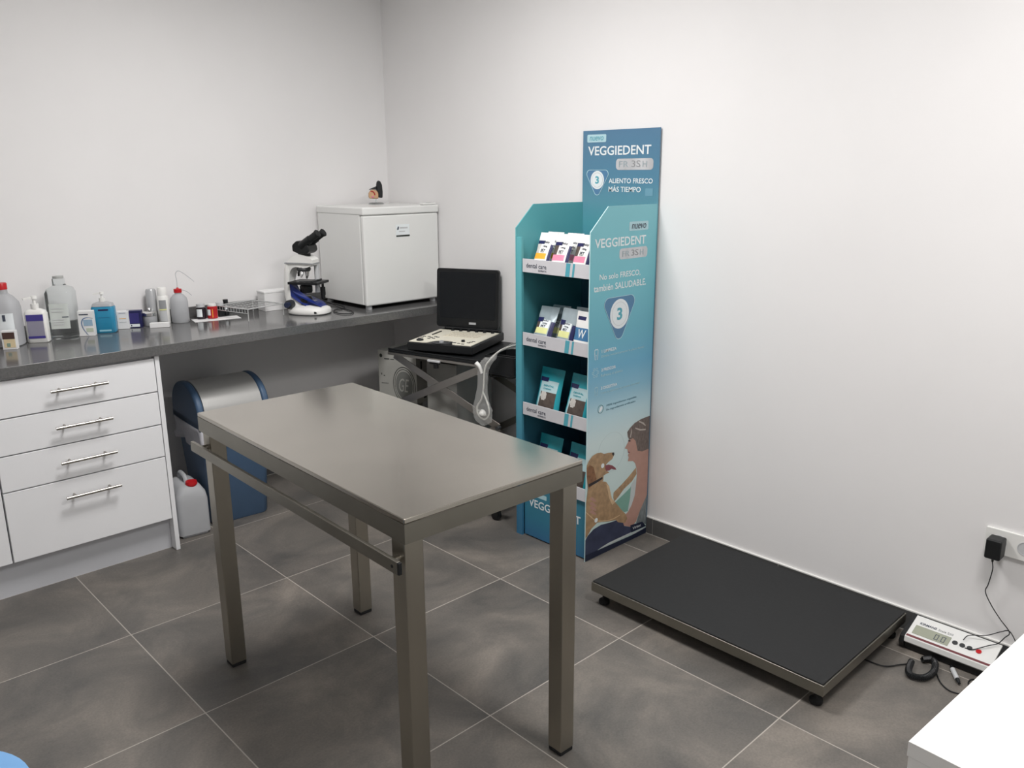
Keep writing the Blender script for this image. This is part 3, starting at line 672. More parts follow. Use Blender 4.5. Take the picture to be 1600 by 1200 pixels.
part('cap', t, 'red', [(.001, .138), (.0175, .138), (.0175, .154), (.006, .156), (.004, .160), (.001, .161)], n=26)
bm = B(); tube(bm, [(0, 0, .158), (0, 0, .195), (-.002, 0, .222), (.010, 0, .236), (.030, 0, .226), (.060, 0, .200), (.075, 0, .185)], .0015, 8); fin('spout', bm, 'hdpe', t, smooth=True)
bm = B(); tube(bm, [(.016, 0, .150), (.040, 0, .140), (.058, 0, .122)], .0018, 8); fin('cap_strap', bm, 'hdpe', t, smooth=True)
def jar(label, x, y, r, h, mb, mc, rot=RT, lab=None, hc=.016):
    t = root('specimen_jar', label, 'jar', x, y, rot)
    part('jar_body', t, mb, [(.001, 0), (r-.002, 0), (r, .002), (r, h-hc-.004), (r-.004, h-hc), (.001, h-hc)])
    part('lid', t, mc, [(.001, h-hc), (r-.003, h-hc), (r-.003, h-.001), (.001, h)], n=24)
    if lab: wrap(t, 'label', lab[0], r, lab[1], lab[2], lab[3], lab[4])
    return t
jar('dark jar with white label and pale lid, left of the red jar', .795, .425, .022, .072, 'amber', 'lgrey', lab=('print_white', .012, .048, -140, -70))
tj = jar('red labelled jar with white lid standing on the white paper', .842, .405, .023, .068, 'redl', 'plastic_white', lab=('redl', .002, .046, -170, -20), hc=.010)
wrap(tj, 'white_panel', 'print_white', .0235, .016, .044, -150, -105, lift=.0014); wrap(tj, 'orange_line', 'orange', .0235, .006, .046, -86, -80, lift=.0014)
jar('black jar right of the red jar', .890, .430, .022, .068, 'black', 'lgrey')
jar('black dropper jar with small white label, rightmost of the jars', .928, .445, .015, .076, 'black', 'black', lab=('print_white', .028, .048, -120, -60), hc=.02)
bm = B(); box(bm, -.105, .105, -.045, .045, 0, .0008)
o = tag(fin('paper_sheet', bm, 'paper'), 'white sheet of paper lying under the jars', 'paper'); o.location = (.845, .375, .8903); o.rotation_euler.z = math.radians(-12)
for q in [q for q in bpy.data.objects if q.name.startswith('specimen_jar')]: q.location.z += .001

# chrome wire rack with the white glove box on top
t = thing('wire_rack', 'low chrome wire rack on the worktop left of the microscope', 'rack', (1.0, .335, WT), 13)
RX, RY, RZ = .105, .110, .055
bm = B()
for s in (-1, 1):
    tube(bm, [(-RX, s*RY, RZ), (RX, s*RY, RZ)], .0028, 8, 0)
    tube(bm, [(s*RX, -RY, RZ), (s*RX, RY, RZ)], .0028, 8, 0)
fin('rim', bm, 'wire', t, smooth=True)
bm = B()
for i in range(13):
    x = -RX+2*RX*i/12; tube(bm, [(x, -RY, RZ), (x, RY, RZ)], .0011, 6, 0)
for i in range(5):
    y = -RY+2*RY*i/4; tube(bm, [(-RX, y, RZ+.002), (RX, y, RZ+.002)], .0011, 6, 0)
o = fin('wire_grid', bm, 'wire', t, smooth=True); o['kind'] = 'stuff'
bm = B()
for i in range(12):
    y = -RY+2*RY*i/11; tube(bm, [(-RX, y, RZ), (-RX, y, RZ-.020)], .0012, 6, 0)
tube(bm, [(-RX, -RY, RZ-.020), (-RX, RY, RZ-.020)], .0016, 6, 0)
o = fin('side_bars', bm, 'wire', t, smooth=True); o['kind'] = 'stuff'
for sx in (-1, 1):
    for sy in (-1, 1):
        bm = B(); tube(bm, [(sx*RX, sy*RY, RZ), (sx*RX, sy*RY, .0)], .0024, 8, 0); fin('leg', bm, 'wire', t, smooth=True)
t = carton('glove_box', 'long low white box standing by the wall between wire rack and microscope', 1.195, .440, -2, .165, .08, .088, 'paper')
bm = B(); box(bm, -.0845, .0845, -.042, .042, .0883, .098); fin('lid', bm, 'paper', t, bev=.002)
ART = {'dog_head': [(0.164, 0.4353), (0.1682, 0.4252), (0.1554, 0.4089), (0.1319, 0.4018), (0.1179, 0.3956), (0.1112, 0.3844), (0.1164, 0.3701), (0.1383, 0.3546), (0.1194, 0.3531), (0.1029, 0.351), (0.1013, 0.3286), (0.0733, 0.3265), (0.0497, 0.3393), (0.0272, 0.323), (0.0068, 0.319), (0.0013, 0.3556), (-0.004, 0.3888), (-0.0025, 0.42), (0.0083, 0.4361), (0.0282, 0.4517), (0.0554, 0.4576), (0.0832, 0.454), (0.1021, 0.444), (0.1304, 0.4415)],
 'dog_ear': [(0.0387, 0.4031), (0.0487, 0.3749), (0.0587, 0.3466), (0.0408, 0.3289), (0.0114, 0.3177), (0.004, 0.3389), (-0.0013, 0.3722), (-0.0023, 0.4105), (0.0155, 0.4185)],
 'dog_nose': [(0.1544, 0.4367), (0.1664, 0.4347), (0.1682, 0.4252), (0.1622, 0.4202), (0.1537, 0.4287)],
 'dog_mouth': [(0.1109, 0.3926), (0.1323, 0.3904), (0.1565, 0.3809), (0.1763, 0.366), (0.1841, 0.3542), (0.1693, 0.3596), (0.1522, 0.3673), (0.138, 0.3629), (0.1189, 0.3662), (0.1114, 0.3779)],
 'dog_body': [(0.0068, 0.3198), (0.0271, 0.3254), (0.0546, 0.3291), (0.0919, 0.3287), (0.1206, 0.3177), (0.1406, 0.2926), (0.1514, 0.2598), (0.1596, 0.2342), (0.1824, 0.2109), (0.2082, 0.1831), (0.2238, 0.1649), (0.2553, 0.135), (0.2665, 0.1109), (0.252, 0.0946), (0.2061, 0.1123), (0.1906, 0.1273), (0.1414, 0.1357), (0.0978, 0.1475), (0.0692, 0.1531), (0.0323, 0.1364), (0.0097, 0.1139), (-0.0107, 0.104), (-0.0134, 0.216), (-0.003, 0.2583), (0.0041, 0.3013)],
 'dog_body_light': [(0.1208, 0.3111), (0.1406, 0.2926), (0.1514, 0.2598), (0.1596, 0.2342), (0.1824, 0.2109), (0.1632, 0.2031), (0.1425, 0.2391), (0.1316, 0.2753)],
 'dog_leg': [(0.1709, 0.2568), (0.2191, 0.2768), (0.2679, 0.3005), (0.3173, 0.3297), (0.3229, 0.2995), (0.292, 0.2738), (0.2399, 0.2542), (0.2014, 0.2281), (0.1774, 0.2149), (0.1693, 0.2339)],
 'dog_collar': [(0.0108, 0.3379), (0.0542, 0.3421), (0.096, 0.3471), (0.0963, 0.3373), (0.0569, 0.3301), (0.0112, 0.325)],
 'hair': [(0.3779, 0.543), (0.3421, 0.5407), (0.297, 0.5323), (0.2678, 0.5175), (0.2501, 0.5035), (0.2545, 0.4829), (0.2653, 0.4657), (0.2901, 0.4682), (0.3087, 0.4507), (0.3237, 0.4038), (0.3552, 0.3928), (0.3837, 0.3943)],
 'hair_streak_a': [(0.2753, 0.5175), (0.2812, 0.4965), (0.2739, 0.4736), (0.2697, 0.4762), (0.2747, 0.498)],
 'hair_streak_b': [(0.3271, 0.5357), (0.3585, 0.5223), (0.3749, 0.5055), (0.3697, 0.5049), (0.3484, 0.5195), (0.3248, 0.5312)],
 'hair_streak_c': [(0.3031, 0.5113), (0.3393, 0.4967), (0.3757, 0.4903), (0.3735, 0.4841), (0.3345, 0.4912), (0.3033, 0.5063)],
 'face': [(0.2627, 0.4679), (0.2558, 0.4564), (0.2369, 0.4353), (0.2546, 0.4271), (0.2576, 0.4165), (0.2668, 0.4109), (0.2594, 0.3995), (0.2649, 0.3882), (0.2596, 0.3729), (0.2952, 0.3646), (0.3112, 0.3498), (0.32, 0.3273), (0.3266, 0.2985), (0.39, 0.2818), (0.3836, 0.3961), (0.3549, 0.3979), (0.3237, 0.4055), (0.3087, 0.4507), (0.2901, 0.4682)],
 'face_eye': [(0.2592, 0.4671), (0.2755, 0.46), (0.2717, 0.4566), (0.2595, 0.4605)],
 'lips': [(0.2576, 0.4165), (0.2728, 0.4108), (0.269, 0.4071), (0.2578, 0.4115)],
 'arm': [(0.325, 0.2998), (0.3213, 0.2496), (0.3135, 0.2004), (0.2947, 0.1645), (0.2752, 0.1427), (0.2505, 0.1296), (0.2256, 0.1234), (0.2062, 0.1088), (0.2371, 0.0889), (0.2578, 0.079), (0.2996, 0.0606), (0.33, 0.0774), (0.354, 0.1192), (0.377, 0.1823), (0.3896, 0.2413), (0.3899, 0.2827)],
 'shirt': [(0.1825, 0.2092), (0.2311, 0.2272), (0.2805, 0.2472), (0.3145, 0.2821), (0.3213, 0.2496), (0.3135, 0.2004), (0.2947, 0.1645), (0.2752, 0.1427), (0.2447, 0.1467), (0.2238, 0.1649), (0.2031, 0.1846)],
 'shirt_white': [(0.2876, 0.2589), (0.3145, 0.2821), (0.3213, 0.2496), (0.3135, 0.2004), (0.2947, 0.1645), (0.2752, 0.1427), (0.2699, 0.1478), (0.2828, 0.1989)],
 'stripe_cloth': [(0.3787, 0.1992), (0.3895, 0.1962), (0.384, 0.1032), (0.3819, 0.0437), (0.3303, 0.0703), (0.354, 0.1192)],
 'finger_0': [(0.0193, 0.276), (0.0354, 0.2763), (0.0592, 0.2532), (0.0617, 0.2459), (0.0429, 0.2546), (0.0195, 0.2679)],
 'finger_1': [(0.0199, 0.2548), (0.036, 0.255), (0.0598, 0.2317), (0.0624, 0.2244), (0.0435, 0.2333), (0.0201, 0.2467)],
 'finger_2': [(0.0203, 0.2368), (0.0365, 0.237), (0.0604, 0.2135), (0.0629, 0.2062), (0.044, 0.2151), (0.0206, 0.2286)],
 'finger_3': [(0.0208, 0.2188), (0.037, 0.2189), (0.0609, 0.1953), (0.0635, 0.1879), (0.0445, 0.1969), (0.021, 0.2106)],
 'jeans': [(-0.0105, 0.0974), (0.0098, 0.1122), (0.0464, 0.1303), (0.0934, 0.1355), (0.15, 0.128), (0.19, 0.125), (0.232, 0.118), (0.2475, 0.0822), (0.2996, 0.0606), (0.2957, 0.0356), (0.1016, 0.0301), (0.0824, 0.0297), (-0.007, 0.0081)],
 'band': [(-.0025,.0015),(.4,.0015),(.4,.0300),(.30,.0225),(.10,.0265),(-.0025,.030)],
 'ramp': [(0.0871, 0.0315), (0.1449, 0.0379), (0.2945, 0.0378), (0.2986, 0.0284), (0.1017, 0.0267)],
 'badge': [(0.2898, 0.0725), (0.3728, 0.0642), (0.3776, 0.0344), (0.2972, 0.0358)],
 'badge_line': [(0.2986, 0.0284), (0.2984, 0.0319), (0.3772, 0.0316), (0.3807, 0.0458), (0.3873, 0.042), (0.3854, 0.0283), (0.3118, 0.0227)],
 'ring_path': [(0.0944, 0.3952)],
 'ring2': [(0.0603, 0.1667)],
 'swoosh': [(-0.0135, 0.2226), (0.045, 0.1787), (0.0604, 0.1657), (0.0928, 0.1547), (0.1411, 0.1425), (0.1753, 0.1405), (0.2148, 0.1438), (0.2174, 0.1403), (0.1755, 0.136), (0.1413, 0.1381), (0.0929, 0.1507), (0.0572, 0.1617), (0.0404, 0.1768), (-0.0134, 0.2177)]}

# ================================================================== waste bin and jerrycan under the worktop
t = thing('waste_bin', 'blue swing-lid waste bin with grey flap and white liner under the worktop', 'waste bin', (.755, .215, 0), -4)
bw, bd = .155, .165
bm = B()
def taper(bm, sec, mi=0):
    rings = []
    for (z, hx, hy, r) in sec: rings.append([bm.verts.new((x, y, z)) for x, y in rrect(-hx, hx, -hy, hy, r, 5)])
    n = len(rings[0])
    for a, b in zip(rings, rings[1:]):
        for i in range(n): bm.faces.new((a[i], a[(i+1) % n], b[(i+1) % n], b[i])).material_index = mi
    bm.faces.new(rings[0][::-1]).material_index = mi; bm.faces.new(rings[-1]).material_index = mi
taper(bm, [(0, .128, .135, .03), (.01, .133, .140, .03), (.43, bw, bd, .03), (.435, bw+.006, bd+.006, .03), (.455, bw+.006, bd+.006, .03)]); fin('bin_body', bm, 'blue', t, smooth=True)
# liner folded over the rim
bm = B(); rr = rrect(-bw-.010, bw+.010, -bd-.010, bd+.010, .03, 8); zz = [.470, .450, .425, .405, .385]
rr = [((1-q/8)*rr[i][0]+q/8*rr[(i+1) % len(rr)][0], (1-q/8)*rr[i][1]+q/8*rr[(i+1) % len(rr)][1]) for i in range(len(rr)) for q in (range(8) if math.dist(rr[i], rr[(i+1) % len(rr)]) > .05 else (0,))]
rings = []
for k, z in enumerate(zz):
    ringv = []
    for i, (x, y) in enumerate(rr):
        d = noise.noise(Vector((x*26, y*26, z*16)))*.030*k/3; l = math.hypot(x, y); wv = .05*noise.noise(Vector((x*13+4, y*13, 0))) if k == 4 else .012*noise.noise(Vector((x*22+4, y*22, k))) if k else 0
        ringv.append(bm.verts.new((x*(1+(d+.004)/l), y*(1+(d+.004)/l), z+wv)))
    rings.append(ringv)
for a, b in zip(rings, rings[1:]):
    for i in range(len(rr)): bm.faces.new((a[i], a[(i+1) % len(rr)], b[(i+1) % len(rr)], b[i]))
o = fin('bin_liner', bm, 'bag', t, smooth=True); sd = o.modifiers.new('s', 'SOLIDIFY'); sd.thickness = .0015
# lid: two blue end cheeks and a rounded grey flap between
def dome(k=1.0, n=18, z0=.46):
    out = [(-bd-.010, z0)]
    for i in range(n+1):
        a = PI-PI*i/n; out.append(((bd+.008)*k*math.cos(a), z0+.050+.145*k*math.sin(a)**.85 if 0 < i < n else z0+.05))
    out.append((bd+.010, z0)); return out
for x0, x1 in ((-bw-.010, -bw+.022), (bw-.022, bw+.010)):
    bm = B(); prism(bm, dome(1.0), lambda u, v, h: (x0+h, u, v), x1-x0); fin('lid_cheek', bm, 'blue', t, bev=.012, seg=4)
bm = B(); box(bm, -bw-.010, bw+.010, -bd-.010, bd+.010, .4585, .4995); fin('lid_frame', bm, 'blue', t, bev=.006)
bm = B(); prism(bm, dome(.985), lambda u, v, h: (-bw+.0225+h, u*.985, v+.0), 2*bw-.045); fl = fin('flap', bm, 'silver_lid', t, bev=.002, seg=2)
front(t, 'sticker', 'print_white', -.145, -.128, .462, .497, -bd-.0105)

t = thing('jerrycan', 'translucent white jerrycan with red cap beside the drawer cabinet', 'jerrycan', (.520, .135, 0), -6)
bm = B(); taper(bm, [(.006, .062, .095, .02), (0.012, .068, .105, .022), (.165, .068, .105, .022), (.195, .064, .098, .026), (.222, .048, .085, .026), (.232, .034, .07, .02)]); fin('can_body', bm, 'hdpe', t, smooth=True)
for y in (-.085, .085):
    bm = B(); box(bm, -.055, .055, y-.012, y+.012, 0, .010); fin('foot_rib', bm, 'hdpe', t, bev=.002)
bm = B(); cyl(bm, (.012, -.062, .214), (.012, -.062, .232), .021, n=24); cyl(bm, (.012, -.062, .232), (.012, -.062, .245), .026, .024, n=12); fin('cap', bm, 'red', t, smooth=True)
bm = B(); tube(bm, [(0, -.028, .226), (0, -.018, .250), (0, .02, .258), (0, .06, .252), (0, .072, .222)], .010, 10); fin('handle', bm, 'hdpe', t, smooth=True)

# ================================================================== ultrasound on its folding cart
cang = math.degrees(math.atan2(-.971, .239))
CL, CD, CZ = .535, .44, .742
t = thing('folding_cart', 'folding metal cart with crossed scissor legs and a black tray', 'cart', (1.416, -.194, 0), cang)
# local x along the front edge (to the right), local y towards the wall
bm = B(); box(bm, 0, CL, 0, CD, CZ-.012, CZ); box(bm, 0, CL, 0, .006, CZ+.0003, CZ+.008); fin('tray', bm, 'black', t, bev=.002)
for a_, b_ in ((-.003, .012), (CD-.012, CD)):
    bm = B(); box(bm, 0, CL, a_, b_, CZ-.024, CZ-.0125); fin('tray_rail', bm, 'nickel', t, bev=.001)
bm = B(); box(bm, .245, .315, -.014, -.0035, CZ-.028, CZ-.018); lt = fin('latch_handle', bm, 'lgrey', t, bev=.002)
bm = B(); cyl(bm, (.29, -.006, CZ-.035), (.29, -.006, CZ-.055), .012, n=16); box(bm, .255, .31, -.010, .0, CZ-.038, CZ-.029); fin('latch_knob', bm, 'black', lt, smooth=True)
X0, X1, XM = .01, .62, .315
ZT, ZM, ZB = CZ-.030, .475, .135
for yy, nm in ((.022, 'f'), (CD-.030, 'r')):
    for k, (a, b) in enumerate((((.015, ZT), (.61, .445)), ((.52, ZT-.008), (.03, .475)), ((.61, .445), (.05, ZB)), ((.03, .475), (.58, ZB)))):
        dy = .006 if k in (0, 2) else -.006
        bm = B(); obox(bm, (a[0], yy+dy, a[1]), (b[0], yy+dy, b[1]), .004, .034, upv=(0, 0, 1))
        bar = fin('scissor_bar', bm, 'nickel', t, bev=.001)
    for q in ((.61, .445), (.03, .475)):
        bm = B(); cyl(bm, (q[0], yy-.012, q[1]), (q[0], yy+.012, q[1]), .009, n=16); fin('pivot', bm, 'dgrey', t, smooth=True)
for x in (.05, .58):
    bm = B(); cyl(bm, (x, .0, ZB), (x, CD, ZB), .009, n=14); fin('cross_bar', bm, 'nickel', t, smooth=True)
for yy in (.02, CD-.02):
    bm = B(); box(bm, -.02, .64, yy-.014, yy+.014, ZB-.045, ZB-.012); fin('base_rail', bm, 'dgrey', t, bev=.003)
    for x in (.0, .60):
        bm = B(); cyl(bm, (x, yy, .046), (x, yy, ZB-.046), .006, n=12); cyl(bm, (x-.004, yy-.009, .023), (x-.004, yy+.009, .023), .0225, n=22); box(bm, x-.02, x+.012, yy-.014, yy-.011, .02, .055); box(bm, x-.02, x+.012, yy+.011, yy+.014, .02, .055); box(bm, x-.02, x+.012, yy-.014, yy+.014, .047, .056)
        fin('caster', bm, 'black', t, smooth=True)

# black probe holder box hooked on the right end
t2 = thing('probe_holder', 'black open holder box on the right end of the folding cart', 'holder', (1.548, -.735, .695), cang)
hw, hd, hh = .155, .17, .085
bm = B(); box(bm, 0, hw, 0, hd, 0, .005); box(bm, 0, .005, 0, hd, .0052, hh); box(bm, hw-.005, hw, 0, hd, .0052, hh); box(bm, .0052, hw-.0052, 0, .005, .0052, hh); box(bm, .0052, hw-.0052, hd-.005, hd, .0052, hh)
fin('holder_box', bm, 'black', t2, bev=.001)
bm = B(); box(bm, .0055, hw-.0055, .075, .080, .0055, hh-.012); fin('divider', bm, 'black', t2)
bm = B(); tube(bm, [(.0, .03, -.004), (.02, .02, -.016), (.06, .03, -.012), (.12, .03, -.014), (.15, .05, -.004)], .003, 6); fin('hook_wire', bm, 'dgrey', t2, smooth=True)

# laptop-style ultrasound
t = thing('ultrasound_machine', 'open portable ultrasound machine with dark screen and cream control panel', 'ultrasound', (1.447, -.305, CZ+.0085), -66)
UW, UD, UH = .335, .375, .040
bm = B(); box(bm, 0, UW, 0, UD, 0, UH); fin('base', bm, 'black', t, bev=.006, seg=3)
arc = [(UW*.49+.062*math.cos(a), .004+.075*math.sin(a)) for a in [PI*i/16 for i in range(17)]]
bm = B(); prism(bm, [(.008, .006), (UW*.49-.085, .006), (UW*.49-.068, .012)] + arc[::-1][1:-1] + [(UW*.49+.068, .012), (UW*.49+.085, .006), (UW-.008, .006), (UW-.006, UD-.048), (.006, UD-.048)], lambda u, v, h: (u, v, UH+.0003+h), .003); kp = fin('control_panel', bm, 'cream', t)
PZ = UH+.0034
bm = B(); lathe(bm, [(.001, 0), (.050, 0), (.050, .002), (.001, .002)], n=36, c=(UW*.49, .034, UH+.0003), sy=.72); tr = fin('trackball_pad', bm, 'dgrey', t)
bm = B(); lathe(bm, [(.001, 0), (.012, 0), (.010, .007), (.004, .010), (.001, .0105)], n=20, c=(UW*.49, .034, UH+.0024)); fin('trackball', bm, 'grey', tr, smooth=True)
for i in range(6):
    bm = B(); lathe(bm, [(.001, 0), (.0085, 0), (.0085, .003), (.007, .009), (.001, .0095)], n=18, c=(.085+i*.043, UD-.062, PZ)); fin('dial', bm, 'black', kp, smooth=True)
bm = B(); lathe(bm, [(.001, 0), (.017, 0), (.016, .006), (.009, .007), (.001, .006)], n=26, c=(.048, .040, PZ)); fin('gain_knob', bm, 'black', kp, smooth=True)
bm = B(); lathe(bm, [(.001, 0), (.009, 0), (.008, .009), (.001, .010)], n=18, c=(.255, .075, PZ)); fin('knob', bm, 'black', kp, smooth=True)
bm = B(); box(bm, .040, .046, .175, .270, PZ, PZ+.004); fin('slider', bm, 'black', kp)
keys = [(.018, .075), (.018, .100), (.018, .125), (.042, .125), (.062, .110), (.062, .085), (.082, .095), (.072, .135), (.09, .125), (.222, .035), (.245, .030), (.27, .020), (.283, .055), (.288, .072), (.293, .090), (.20, .045)]
for (x, y) in keys:
    bm = B(); box(bm, x, x+.014, y, y+.007, PZ, PZ+.002); fin('key', bm, 'dgrey', kp)
bm = B()
for r in range(4):
    for k in range(11): box(bm, .10+k*.0165, .113+k*.0165, .170+r*.030, .193+r*.030, PZ, PZ+.0018)
o = fin('keyboard_keys', bm, mat('cream_key', (222, 216, 200), .4), kp); o['kind'] = 'stuff'
# screen lid, tilted back a little
ta = math.radians(4)
def sp(u, v, h): return (u, UD-.030+math.sin(ta)*v-math.cos(ta)*h+.022, UH+.006+math.cos(ta)*v+math.sin(ta)*h)
bm = B(); prism(bm, rrect(-.034, UW-.030, .004, .296, .014, 5), lambda u, v, h: sp(u, v, h-.022), .022); lid = fin('screen_lid', bm, 'black', t, bev=.003)
bm = B(); prism(bm, rrect(-.016, UW-.048, .050, .278, .004, 3), lambda u, v, h: sp(u, v, h+.0003), .0008); fin('screen', bm, 'screen', lid)
bm = B(); prism(bm, rrect(UW/2-.020, UW/2+.018, .022, .033, .001, 2), lambda u, v, h: sp(u, v, h+.0003), .0008); fin('badge', bm, 'lgrey', lid)
bm = B(); cyl(bm, (.02, UD-.018, UH+.007), (UW-.02, UD-.018, UH+.007), .0065, n=14); fin('hinge', bm, 'black', t, smooth=True)

# ultrasound probe hanging in a clear bag
t = thing('ultrasound_probe', 'ultrasound probe with looped pale cable hanging in a clear plastic bag', 'probe', (1.52, -.76, .70), cang)
# local x right, y towards wall, z up
cab = [(.20, .10, .135), (.135, .05, .135), (.085, .01, .115), (.040, -.012, .070), (.016, -.016, .025), (.008, -.016, -.06), (-.004, -.016, -.110), (-.028, -.016, -.150), (-.020, -.016, -.185), (.012, -.016, -.200), (.036, -.018, -.175), (.036, -.02, -.135), (.018, -.02, -.095), (.006, -.02, -.075)]
bm = B(); tube(bm, cab, .0042, 10); fin('probe_cable', bm, mat('pale_cable', (214, 214, 208), .4, var=.03), t, smooth=True)
bm = B(); tube(bm, [(-.020, -.030, .055), (-.004, -.028, .040), (.004, -.022, .010)], lambda q: .010-.003*q, 12); fin('plug', bm, 'plastic_white', t, smooth=True)
bm = B(); lathe(bm, [(.001, 0), (.014, .002), (.018, .010), (.014, .020), (.006, .028), (.001, .029)], n=20, c=(.002, -.018, -.184), sy=.7); fin('probe_head', bm, 'plastic_white', t, smooth=True)
# bag: a flattened crumpled sleeve following the loop
bm = B(); cl = catmull([(.17, .08, .140), (.10, .02, .125), (.045, -.014, .080), (.010, -.018, .03), (.004, -.018, -.05), (.0, -.018, -.11), (.002, -.018, -.155), (.004, -.018, -.205), (.006, -.018, -.226)], 7)
wv = lambda s: (.020, .026, .030, .030, .026, .036, .054, .048, .012)[min(8, int(s*8.99))]
rings = []
for i, q in enumerate(cl):
    s = i/(len(cl)-1); f = s*8; k = min(7, int(f)); W = (.018, .024, .030, .031, .026, .036, .054, .046, .012)
    wdt = W[k]+(W[k+1]-W[k])*(f-k); rg = []
    for j in range(14):
        a = 2*PI*j/14; nn = noise.noise(Vector((i*.5, j*1.3, 3)))*.006
        rg.append(bm.verts.new((q.x+math.cos(a)*(wdt+nn), q.y+math.sin(a)*(.009+nn*.5), q.z + (.018*math.cos(a) if i < 14 else 0))))
    rings.append(rg)
for a, b in zip(rings, rings[1:]):
    for j in range(14): bm.faces.new((a[j], a[(j+1) % 14], b[(j+1) % 14], b[j]))
bm.faces.new(rings[-1]); fin('plastic_bag', bm, 'film', t, smooth=True)

# ================================================================== cardboard boxes behind the cart
BA = -79.7
t = thing('large_carton', 'large grey carton on the floor under the end of the worktop', 'box', (1.600, .22, 0), BA)
bm = B(); box(bm, 0, .262, 0, .25, 0, .418); fin('carton', bm, 'cardboard2', t, bev=.002)
bm = B(); box(bm, -.0006, .2626, .10, .15, .10, .4186); fin('packing_tape', bm, 'lgrey', t)
t = thing('printed_carton', 'pale printed carton with round logo, stacked behind the cart legs', 'box', (1.575, .125, .4195), BA)
BL, BD_, BH = .265, .25, .250
bm = B(); box(bm, 0, BL, 0, BD_, 0, BH); fin('carton', bm, 'cardboard', t, bev=.0015)
fx = lambda u, v, h: (u, -.0004-h, v)
bm = B(); ring(bm, circ(.180, .085, .078, 40, .096), fx, .004, .0004); ring(bm, circ(.180, .085, .067, 40, .084), fx, .003, .0004); fin('logo_ring', bm, 'card_ink', t)
bm = B(); prism(bm, circ(.180, .085, .058, 40, .072), fx, .0004); lg = fin('logo_disc', bm, mat('carton_grey_ink', (128, 130, 126), .7, var=.05), t)
fx2 = lambda x, y, h: (.145+x, -.0014-h, .050+y)
lettering('GE', 'cardboard', lg, (0, 0, 0), (1, 0, 0), (0, 0, 1), .070, .07, shear=.3, fmap=fx2)
bm = B(); prism(bm, circ(.022, .222, .010, 16), fx, .0004); prism(bm, [(.045, .205), (.082, .208), (.082, .213), (.045, .211)], fx, .0004); prism(bm, [(.088, .209), (.115, .210), (.115, .213), (.088, .212)], fx, .0004)
prism(bm, [(.020, .120), (.026, .120), (.026, .130), (.020, .130)], fx, .0004); prism(bm, [(.036, .116), (.046, .116), (.046, .121), (.036, .121)], fx, .0004); prism(bm, [(.02, .075), (.07, .079), (.07, .082), (.02, .078)], fx, .0004)
fin('printed_marks', bm, 'card_ink', t)
bm = B()
fr = lambda u, v, h: (BL+.0004+h, u, v)
for a, b, c, d in ((.03, .06, .13, .16), (.032, .042, .175, .215), (.17, .176, .03, .08), (.05, .07, .02, .07), (.075, .085, .03, .06)): prism(bm, [(a, c), (b, c), (b, d), (a, d)], fr, .0004)
fin('side_marks', bm, 'card_ink', t)
t = thing('tall_carton', 'tall plain grey carton standing between the legs of the folding cart', 'box', (1.416, -.194, 0), cang)
bm = B(); box(bm, .170, .345, .075, .365, 0, .690); fin('carton', bm, 'cardboard2', t, bev=.002)

# ================================================================== cardboard product display
DY0, DY1, DXF, DXB = -1.333, -.938, 1.547, 1.952
side_print = ramp_mat('display_side_print', [(1.42, (128, 194, 204)), (1.15, (118, 190, 202)), (.95, (108, 178, 196)), (.80, (110, 174, 204)), (.70, (138, 188, 210)), (.60, (188, 218, 226)), (.50, (210, 228, 228)), (.0, (200, 222, 216))], .42, 0, 1.6)
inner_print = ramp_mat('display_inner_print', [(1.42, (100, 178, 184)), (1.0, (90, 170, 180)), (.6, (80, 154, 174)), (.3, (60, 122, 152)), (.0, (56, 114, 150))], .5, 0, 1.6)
back_print_shade = ramp_mat('display_back_print_shade', [(1.72, (84, 124, 154)), (1.52, (82, 132, 158)), (1.42, (92, 148, 164)), (1.34, (84, 152, 164)), (1.2, (70, 134, 154)), (1.0, (58, 108, 134)), (.0, (50, 96, 124))], .42, 0, 1.9)  # printed gradient on the header; shade between the shelves painted in as darker blue
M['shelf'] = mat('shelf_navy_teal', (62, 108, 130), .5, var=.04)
M['frontp'] = ramp_mat('display_foot_print', [(.30, (58, 128, 148)), (.1, (54, 122, 148)), (0, (54, 108, 148))], .45, 0, .4)
M['edge'] = mat('card_edge', (196, 224, 226), .6, var=.02)
t = thing('product_display', 'tall teal cardboard product display stand against the right wall', 'display stand', (0, 0, 0))
prof = [(DXF, .0), (DXF, 1.336), (1.648, 1.428), (DXB, 1.428), (DXB, 0)]
def panel(name, y0, y1, m):
    bm = B(); a = [bm.verts.new((x, y0, z)) for x, z in prof]; b = [bm.verts.new((x, y1, z)) for x, z in prof]; n = len(prof)
    bm.faces.new(a); bm.faces.new(b[::-1])
    for i in range(n): bm.faces.new((a[i], a[(i+1) % n], b[(i+1) % n], b[i])).material_index = 1
    return fin(name, bm, m, t)
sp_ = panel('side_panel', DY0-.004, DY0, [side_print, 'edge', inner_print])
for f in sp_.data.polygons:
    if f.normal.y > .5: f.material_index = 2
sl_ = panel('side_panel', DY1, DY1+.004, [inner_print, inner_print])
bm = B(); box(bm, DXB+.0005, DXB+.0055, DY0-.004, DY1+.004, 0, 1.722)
bp_ = fin('back_panel', bm, [back_print_shade], t)
